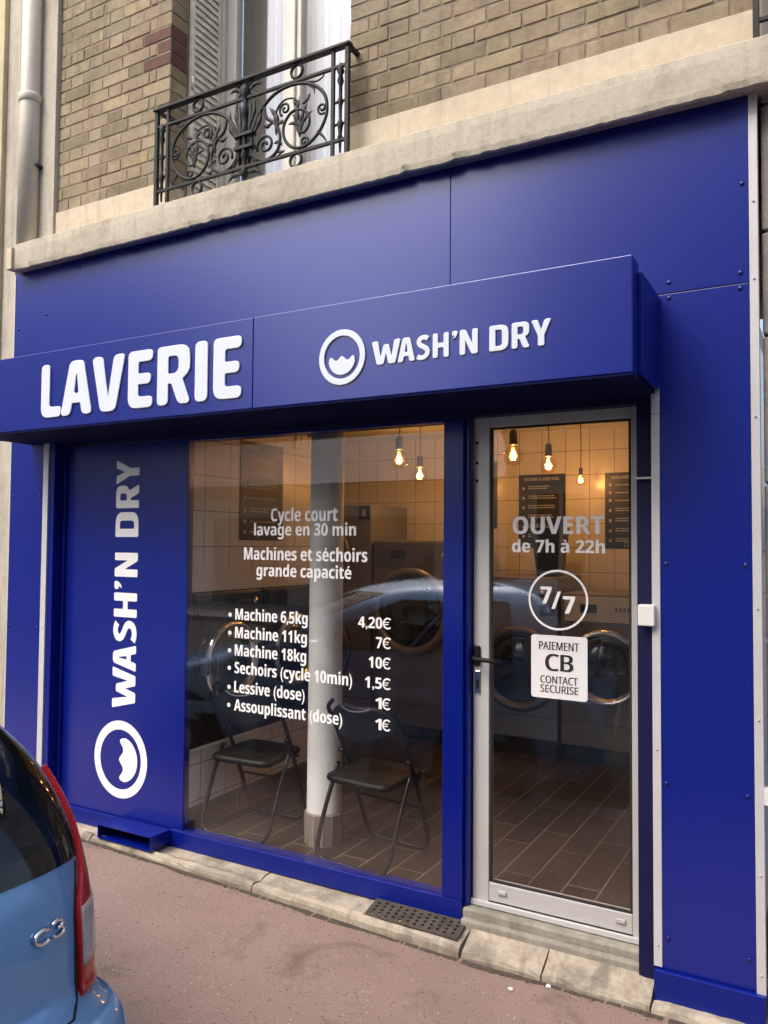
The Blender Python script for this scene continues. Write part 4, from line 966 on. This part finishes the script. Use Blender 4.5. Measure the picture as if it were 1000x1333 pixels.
# hanging plant
hp = thing('hanging_plant', 'dark spiky plant hanging from the ceiling beside the top of the column', 'plant', (-2.97, 1.15, ZC))
MB().lathe([(.05, 0), (.085, .02), (.09, .11), (.075, .115)], (-2.97, 1.15, 2.42), n=20).build('pot', 'pot_black', hp)
MB().tube([(-2.97, 1.15, 2.53), (-2.97, 1.15, ZC)], .004).build('cord', 'black_plastic', hp)
mb = MB(); rng = random.Random(5)
for k in range(22):
    a = rng.uniform(0, 6.28); L = rng.uniform(.18, .30); pts = []; rs = []
    for i in range(7):
        u = i/6; pts.append((-2.97+math.cos(a)*L*.6*u, 1.15+math.sin(a)*L*.6*u, 2.52+.12*math.sin(u*2.6)-L*.9*u*u)); rs.append(.011*(1-u)**.7+.0008)
    mb.tube(pts, rs, 5, flat=.35)
mb.build('leaves', 'leaf', hp)

# posters.  frame: face(u,v,d)
def poster(face, u0, u1, v0, v1, title, label):
    t = thing('poster', label, 'poster', face((u0+u1)/2, v0, 0), 0, 'black instruction posters on the tiled walls')
    vs = [face(u, v, d) for d in (.001, .006) for (u, v) in ((u0, v0), (u1, v0), (u1, v1), (u0, v1))]
    MB().add(vs, [(4, 5, 6, 7), (0, 3, 2, 1), (0, 1, 5, 4), (1, 2, 6, 5), (2, 3, 7, 6), (3, 0, 4, 7)]).build('board', 'poster_black', t)
    mb = MB(); w = u1-u0; h = v1-v0; rng = random.Random(int(abs(u0)*1000))
    if title: add_text(mb, title, u0+.13*w, u1-.13*w, v1-.085*h, .026, 0, .03, 2, face=lambda u, v, d: face(u, v, .0062+d))
    zz = v1-.17*h
    for k in range(7):
        for r_ in range(rng.choice((1, 2, 2))):
            L = rng.uniform(.4, .66)*w
            x = u0+.21*w; e = x+L
            while x < e:
                ww = rng.uniform(.012, .035); mb.add([face(a, b, .0064) for a, b in ((x, zz), (min(e, x+ww), zz), (min(e, x+ww), zz+.008), (x, zz+.008))], [(0, 1, 2, 3)]); x += ww+.006
            zz -= .018
        mb.add([face(a, b, .0064) for a, b in ((u0+.08*w, zz+.012), (u0+.13*w, zz+.012), (u0+.13*w, zz+.034), (u0+.08*w, zz+.034))], [(0, 1, 2, 3)])
        zz -= .045
    cx, cz = u1-.16*w, v0+.055*h; n = 24; rg = []
    cx = u0+.42*w
    for i in range(n):
        a = 2*math.pi*i/n; rg += [face(cx+.018*math.cos(a), cz+.018*math.sin(a), .0064), face(cx+.014*math.cos(a), cz+.014*math.sin(a), .0064)]
    mb.add(rg, [(2*i, 2*i+1, (2*i+3) % (2*n), (2*i+2) % (2*n)) for i in range(n)])
    mb.build('print', 'poster_text', t)
fb = lambda u, v, d: (u, YB-d, v)
fl = lambda u, v, d: (XW+d, u, v)
poster(fb, -2.344, -1.942, 1.700, 2.315, 'MACHINE À LAVER 18 KG', 'black instruction poster behind the door lettering, directly above the planter')
poster(fb, -1.614, -1.212, 1.698, 2.308, 'MACHINE À LAVER', 'black instruction poster partly cut by the right frame of the door')
poster(fb, -2.947, -2.545, 1.860, 2.447, None, 'black instruction poster showing only its right edge beside the left door frame')
poster(fl, .516, .935, 1.738, 2.335, 'MACHINE À LAVER 6,5 KG', 'black instruction poster on the left tiled wall, left of the column')

# pendant bulbs
def lamp(x, y, z, label, power=4.2, k_=1.3):
    t = thing('pendant_lamp', label, 'lamp', (x, y, ZC), 0, 'bare pendant bulbs')
    MB().tube([(x, y, ZC), (x+.004, y, (ZC+z)/2), (x, y, z+.11*k_)], .0035, 6).build('cord', 'black_plastic', t)
    MB().lathe([(q*k_, h*k_) for q, h in [(.008, .125), (.017, .118), (.019, .105), (.019, .070), (.021, .066), (.021, .052), (.016, .048)]], (x, y, z), n=18).build('socket', 'steel_dark', t)
    b = MB().lathe([(q*k_, h*k_) for q, h in [(.014, .05), (.020, .042), (.040, .024), (.0475, 0), (.042, -.025), (.024, -.042), (0, -.0475)]], (x, y, z), n=24).build('bulb', 'bulb_glass', t)
    mb = MB()
    for k in range(4):
        a = k*math.pi/2+.4; mb.tube([(x+.011*math.cos(a), y+.011*math.sin(a), z-.022*k_), (x+.008*math.cos(a), y+.008*math.sin(a), z+.022*k_)], .0038, 6)
    mb.build('filament', 'filament', b)
    ld = bpy.data.lights.new('bulb_light', 'POINT'); ld.energy = power; ld.color = (1., .49, .16); ld.shadow_soft_size = .03
    lo = bpy.data.objects.new('bulb_light', ld); COL.objects.link(lo); lo.parent = b; lo.location = Vector((x, y, z))-wloc(t)
lamp(-2.534, 1.49, 2.288, 'bare glowing bulb at the upper right of the big window, the higher of that pair', 1.3)
lamp(-2.900, 2.52, 2.272, 'bare glowing bulb at the upper right of the big window, lower and further back')
lamp(-1.726, 1.48, 2.274, 'bare glowing bulb nearest the upper left corner of the glass door', 1.3)
lamp(-1.816, 2.458, 2.303, 'bare glowing bulb hanging in front of the poster behind the door')
lamp(-1.73, 3.0, 2.23, 'small glowing bulb far back between the two posters behind the door', 1.2, .8)

# ================================================================== PARKED CAR
def interp(tab, z):
    if z <= tab[0][0]: return tab[0][1]
    for (a, b), (c, d) in zip(tab, tab[1:]):
        if z <= c:
            t = (z-a)/(c-a); return b+(d-b)*t
    return tab[-1][1]
def smooth_tab(tab):
    P = catmull([Vector((a, b)) for a, b in tab], 8); return [(p.x, p.y) for p in P]
AR = smooth_tab([(.20, .05), (.30, .005), (.45, -.02), (.60, -.02), (.70, -.01), (.745, .015), (.775, .055), (.80, .075), (.85, .085), (.95, .10), (1.05, .125), (1.15, .165), (1.28, .24), (1.38, .33), (1.46, .46), (1.50, .65), (1.53, 1.1)])
WD = smooth_tab([(.20, .77), (.30, .82), (.45, .845), (.60, .85), (.70, .846), (.745, .835), (.775, .812), (.80, .806), (.85, .808), (.95, .808), (1.05, .80), (1.15, .785), (1.25, .75), (1.33, .70), (1.40, .63), (1.46, .55), (1.50, .43), (1.53, .2)])
AF = smooth_tab([(.20, 3.72), (.30, 3.80), (.45, 3.84), (.60, 3.82), (.70, 3.77), (.80, 3.62), (.90, 3.25), (1.0, 2.95), (1.1, 2.72), (1.25, 2.42), (1.38, 2.12), (1.46, 1.88), (1.50, 1.65), (1.53, 1.4)])
XR_, YC_, ZR_, TH_ = -1.466, -2.697, -.07, .184
NE = 3.0
def car_pt(s, z, off=0.):
    """s 0..4: rear left corner->rear right (0..1), right side (1..2), front right->left (2..3), left side (3..4)"""
    def raw(s, z):
        ar, w, af = interp(AR, z), interp(WD, z), interp(AF, z); lc, lf = .20, .62
        sg = lambda v, e: math.copysign(abs(v)**e, v)
        s = s % 4
        if s <= 1:
            ph = (s*2-1)*math.pi/2; return Vector((ar+lc*(1-sg(math.cos(ph), 2/NE)), w*sg(math.sin(ph), 2/NE), z))
        if s <= 2: t = s-1; return Vector((ar+lc+(af-lf-ar-lc)*t, w, z))
        if s <= 3:
            ph = (1-(s-2)*2)*math.pi/2; return Vector((af-lf*(1-sg(math.cos(ph), 2/2.3)), w*sg(math.sin(ph), 2/2.3), z))
        t = s-3; return Vector((af-lf+(ar+lc-af+lf)*t, -w, z))
    p = raw(s, z)
    if off:
        du = raw(s+.004, z)-raw(s-.004, z); dv = raw(s, min(1.529, z+.004))-raw(s, max(.201, z-.004))
        nn = dv.cross(du)
        if nn.length > 1e-9:
            nn.normalize(); c = Vector((1.9, 0, .8))
            if nn.dot(p-c) < 0: nn = -nn
            p = p+nn*off
    return p
def cw(p): return (-p.x, p.y, p.z)
car = thing('parked_car', 'light blue hatchback parked at the kerb, its rear right corner filling the lower left', 'car', (XR_, YC_, ZR_), -TH_)
SS = [i/60 for i in range(60)]+[1+i/40 for i in range(40)]+[2+i/40 for i in range(40)]+[3+i/40 for i in range(40)]
ZZ = [.20+.02*i for i in range(66)]; ZZ.append(1.53)
def glass_zone(s, z):
    if (.11 < s < .89) and 1.075 < z < 1.42: return 'rear'
    if 2.10 < s < 2.90 and 1.01 < z < 1.42: return 'front'
    if (1.18 < s < 1.52 or 1.56 < s < 1.93 or 3.07 < s < 3.44 or 3.48 < s < 3.82) and 1.03 < z < 1.38: return 'side'
    return None
mb = MB(); N = len(SS); vs = [cw(car_pt(s, z)) for z in ZZ for s in SS]; fs = []
for j in range(len(ZZ)-1):
    for i in range(N):
        s = SS[i]+.01; z = (ZZ[j]+ZZ[j+1])/2
        if glass_zone(s, z): continue
        fs.append((j*N+i, j*N+(i+1) % N, (j+1)*N+(i+1) % N, (j+1)*N+i))
fs.append(tuple((len(ZZ)-1)*N+i for i in range(N)))
mb.add(vs, fs, 0, True); mb.build('body', 'car_paint', car, False)
def patch(name, s0, s1, z0, z1, off, mats, ns=20, nz=16, parent=car, frit=0., sfun=None, thick=0.):
    vs = []; fs = []; mi = []
    for j in range(nz+1):
        z = z0+(z1-z0)*j/nz; a, b = sfun(z) if sfun else (s0, s1)
        for i in range(ns+1): vs.append(cw(car_pt(a+(b-a)*i/ns, z, off)))
    mbp = MB()
    mbp.v = [tuple(v) for v in vs]
    for j in range(nz):
        for i in range(ns):
            k = j*(ns+1)+i; mbp.f.append((k, k+1, k+ns+2, k+ns+1))
            u, v = (i+.5)/ns, (j+.5)/nz
            mbp.mi.append(1 if frit and (u < frit or u > 1-frit or v < frit*1.4 or v > 1-frit*1.4) else 0); mbp.sm.append(True)
    if thick:
        K = len(mbp.v)
        for j in range(nz+1):
            z = z0+(z1-z0)*j/nz; a, b = sfun(z) if sfun else (s0, s1)
            for i in range(ns+1): mbp.v.append(cw(car_pt(a+(b-a)*i/ns, z, off-thick)))
        ed = [i for i in range(ns+1)]+[j*(ns+1)+ns for j in range(1, nz+1)]+[nz*(ns+1)+i for i in range(ns-1, -1, -1)]+[j*(ns+1) for j in range(nz-1, 0, -1)]
        for q in range(len(ed)): a, b = ed[q], ed[(q+1) % len(ed)]; mbp.f.append((a, b, b+K, a+K)); mbp.mi.append(0); mbp.sm.append(False)
    return mbp.build(name, mats, parent, False)
# rear light: inner edge s_in(z), outer edge s_out(z)
SI = smooth_tab([(.745, .832), (.80, .834), (.95, .838), (.99, .852), (1.04, .884), (1.10, .911), (1.18, .925), (1.25, .934), (1.36, .94)])
SO = smooth_tab([(.745, 1.07), (.85, 1.05), (.95, 1.03), (1.03, 1.01), (1.10, .985), (1.18, .96), (1.25, .938), (1.36, .93)])
def slight(z): return interp(SI, z), interp(SO, z)
def mirror_s(f): return lambda z: (1-f(z)[1], 1-f(z)[0])
for fn in (slight, mirror_s(slight)):
    lt = patch('tail_light', 0, 0, .786, 1.25, .013, ['lens_red'], 14, 36, sfun=fn, thick=.02)
    gn = (lambda z, f=fn: (f(z)[0]+(.005 if f is slight else 0), f(z)[1]-(0 if f is slight else .012)))
    patch('reversing_lens', 0, 0, .846, .966, .0155, ['lens_clear'], 14, 8, sfun=gn, parent=lt, thick=.02)
rw = patch('rear_window', .10, .90, 1.065, 1.435, .003, ['car_glass', 'frit_black'], 60, 24, frit=.085, sfun=lambda z: (1-min(.895, interp(SI, z)-.004), min(.895, interp(SI, z)-.004)))
mbw = MB()
for k in range(9):
    z = 1.10+k*.032; mbw.tube([cw(car_pt(.2+.6*i/24, z, -.004)) for i in range(25)], .0008, 4)
mbw.build('heating_wire', 'black_plastic', rw, False)
patch('windscreen', 2.09, 2.91, 1.005, 1.425, .003, ['car_glass', 'frit_black'], 40, 20, frit=.05)
for a, b in ((1.17, 1.53), (1.55, 1.94), (3.06, 3.45), (3.47, 3.83)): patch('side_window', a, b, 1.025, 1.385, .003, ['car_glass', 'frit_black'], 20, 14, frit=.05)
# bumper
patch('bumper', -.16, 1.16, .24, .755, .006, ['car_paint'], 60, 20, sfun=lambda z: (-.2, 1.2), thick=.03)
patch('front_bumper', 1.82, 3.18, .24, .58, .006, ['car_paint'], 50, 12, thick=.03)
patch('bumper_grille', 2.3, 2.7, .30, .48, .010, ['black_plastic'], 20, 6, thick=.02)
for a, b in ((2.08, 2.26), (2.74, 2.92)): patch('headlight', a, b, .64, .80, .006, ['lens_clear'], 10, 8, thick=.02)
# tailgate shut line, side lines
def seam(pts, r=.0035): 
    MB().tube([cw(car_pt(s, z, .0)) for s, z in pts], r, 5).build('shut_line', 'hole_black', car, False)
seam([(.878, 1.055), (.850, 1.0), (.834, .95), (.829, .80), (.820, .785), (.79, .768), (.72, .763), (.5, .76), (.28, .763), (.20, .768), (.168, .785), (.158, .80), (.154, .95), (.142, 1.0), (.12, 1.055)])
for a in (1.20, 1.54, 1.90, 3.1, 3.46, 3.8): seam([(a, .32+.02*k) for k in range(34)])
# badge: chrome C and 3 on the tailgate
def on_gate(u, v, off):   # u metres to the right of the badge start, v metres above
    return cw(car_pt(BS+u/1.29, BZ+v, off))
BS, BZ = .736, .937
mb = MB()
arc = [(.019+.0195*math.cos(R(a)), .013+.013*math.sin(R(a))) for a in range(40, 325, 12)]
mb.tube([on_gate(u, v, .006) for u, v in arc], .0046, 8)
arc = [(.058+.0145*math.cos(R(a)), .0200+.008*math.sin(R(a))) for a in range(160, -95, -12)]+[(.059+.017*math.cos(R(a)), .0050+.008*math.sin(R(a))) for a in range(88, -165, -12)]
mb.tube([on_gate(u, v+.003, .006) for u, v in arc], .0043, 8)
mb.build('badge', 'chrome', car, False)
# number plate, wiper, exhaust free underside
p = patch('number_plate', .345, .655, .46, .575, .014, ['plate_white'], 12, 4, thick=.01)
patch('country_band', .345, .37, .462, .573, .0155, ['blue_gloss'], 2, 4, parent=p)
MB().tube([cw(car_pt(.5, 1.06, .02)), cw(car_pt(.53, 1.10, .03)), cw(car_pt(.64, 1.12, .022))], .008, 6).lathe([(.022, 0), (.018, .03), (0, .032)], cw(car_pt(.5, 1.06, .0)), (1, 0, .3), 12).build('wiper', 'black_plastic', car, False)
MB().box(-2.3, -.3, -.6, .6, .55, .58).box(-.62, -.24, -.62, .62, .99, 1.01, .004).build('cabin_floor', 'car_inside', car, False)
for yy in (-.36, .36):
    MB().box(-.80, -.66, yy-.30, yy+.30, .56, 1.06, .05).box(-.77, -.69, yy-.13, yy+.13, 1.07, 1.24, .03).build('seat', 'car_seat', car, False)
    MB().box(-1.82, -1.70, yy-.24, yy+.24, .56, 1.1, .05).box(-1.80, -1.72, yy-.12, yy+.12, 1.12, 1.28, .03).build('seat', 'car_seat', car, False)
MB().box(-2.8, -2.55, -.62, .62, .7, 1.0, .04).build('dashboard', 'car_inside', car, False)
MB().tube([(-2.15, 0, 1.38), (-2.16, 0, 1.29)], .01).box(-2.17, -2.14, -.12, .12, 1.23, 1.29, .01).build('mirror', 'black_plastic', car, False)
for s_ in (-1, 1):
    for a_ in (.80, 3.14):
        cx, cy = -a_, s_*.76
        wh = MB().lathe([(.20, -.10), (.285, -.095), (.297, -.07), (.297, .07), (.285, .095), (.20, .09)], (cx, cy, .297), (0, s_, 0), 32).build('wheel', 'tyre', car, False)
        mb = MB().lathe([(.198, .05), (.195, .088), (.175, .08), (.05, .095), (0, .098)], (cx, cy, .297), (0, s_, 0), 32); mb.build('hubcap', 'steel', wh, False)
        MB().lathe([(.345, .070), (.345, .094), (.20, .0935), (.19, .0)], (cx, cy, .31), (0, s_, 0), 32, cap=False).build('wheel_arch', 'black_plastic', car, False)
for s_, m_ in ((1.86, 1), (3.14, -1)):
    q = Vector(cw(car_pt(s_, 1.02, .09))); MB().box(q.x-.05, q.x+.05, q.y-.09, q.y+.09, q.z-.05, q.z+.07, .025).build('door_mirror', 'car_paint', car, False)

# ================================================================== OPPOSITE SIDE OF THE STREET (seen in the reflections)
def house(x0, x1, h, label, mat, floors, cols, yf=-14.2):
    t = thing('opposite_house', label, 'building', ((x0+x1)/2, yf, 0))
    MB().box(x0, x1, yf-10, yf, -.2, h).build('wall', mat, t)
    MB().box(x0-.1, x1+.1, yf-10, yf+.25, h+.002, h+.35, .02).build('cornice', 'opposite_stone', t)
    fh = h/floors; cwid = (x1-x0)/cols; proto = None
    for f in range(floors):
        for c in range(cols):
            xx = x0+cwid*(c+.5); zz = fh*f+.35*fh
            if proto is None:
                mbw = MB().box(-.65, .65, .002, .10, -.08, 0, .01).box(-.65, -.55, .002, .08, .001, fh*.55).box(.55, .65, .002, .08, .001, fh*.55).box(-.65, .65, .002, .08, fh*.55, fh*.6).box(-.04, .04, .002, .05, 0, fh*.55)
                w = mbw.build('window', 'window_paint', t, False); g = MB().box(-.55, .55, .001, .02, .001, fh*.55).build('pane', 'opposite_glass', w, False); proto = w
                w.location = Vector((xx, yf, zz))-wloc(t)
            else:
                w = proto.copy(); COL.objects.link(w); w.parent = t; w.location = Vector((xx, yf, zz))-wloc(t)
                g = proto.children[0].copy(); COL.objects.link(g); g.parent = w
    return t
house(-6.5, 7.0, 16., 'tall stone apartment house across the street, seen mirrored in the door glass', 'opposite_stone', 5, 6)
house(-40, -21, 12., 'cream apartment house across the street at the far left, seen mirrored in the window', 'opposite_render', 4, 7)
house(7.2, 24, 15., 'cream apartment house across the street to the right of the tall stone one', 'opposite_render', 5, 6)
lw = thing('opposite_garage', 'low building with a sloping dark roof across the street, mirrored in the window glass', 'building', (-13.5, -14.2, 0))
MB().box(-20.8, -6.7, -22, -14.2, -.2, 3.3).build('wall', 'opposite_render', lw)
MB().add([(-20.9, -13.7, 3.25), (-6.6, -13.7, 3.25), (-6.6, -18, 5.2), (-20.9, -18, 5.2), (-6.6, -22.2, 3.3), (-20.9, -22.2, 3.3), (-20.9, -13.7, 3.1), (-6.6, -13.7, 3.1)], [(0, 1, 2, 3), (3, 2, 4, 5), (0, 6, 7, 1), (0, 3, 5), (1, 4, 2)]).build('roof', 'opposite_roof', lw)
for xx in (-18.5, -14.2, -9.8): MB().box(xx-1.3, xx+1.3, -14.198, -14.15, .0, 2.4, .02).build('shutter', 'steel_dark', lw)
def tree(x, y, h, seed, label):
    t = thing('street_tree', label, 'tree', (x, y, 0), 0, 'bare trees across the street'); rng = random.Random(seed)
    tr = MB().tube([(x, y, -.1), (x+.05, y, h*.2), (x, y+.05, h*.42)], [.17, .14, .11], 10); tr.build('trunk', 'bark', t)
    mb = MB()
    def br(p, d, L, r, lv):
        q = p+d*L*.5+Vector((rng.uniform(-.1, .1), rng.uniform(-.1, .1), rng.uniform(0, .1)))*L; e = p+d*L
        mb.tube([p, q, e], [r, r*.8, r*.6], 5 if lv > 1 else 4)
        if lv == 0: return
        for _ in range(3 if lv > 1 else 4):
            nd = (d+Vector((rng.uniform(-.8, .8), rng.uniform(-.8, .8), rng.uniform(-.2, .6)))).normalized(); br(p+d*L*rng.uniform(.5, 1), nd, L*rng.uniform(.55, .8), r*.58, lv-1)
    for k in range(5):
        a = k*1.26+rng.uniform(-.3, .3); br(Vector((x, y+.05, h*.40)), Vector((math.cos(a)*.6, math.sin(a)*.6, 1)).normalized(), h*.24, .07, 4)
    mb.build('crown', 'bark', t)
tree(-5.6, -11.6, 9, 1, 'bare street tree across the road, nearest the garage'); tree(1.5, -11.6, 9.5, 2, 'bare street tree across the road in front of the tall stone house')
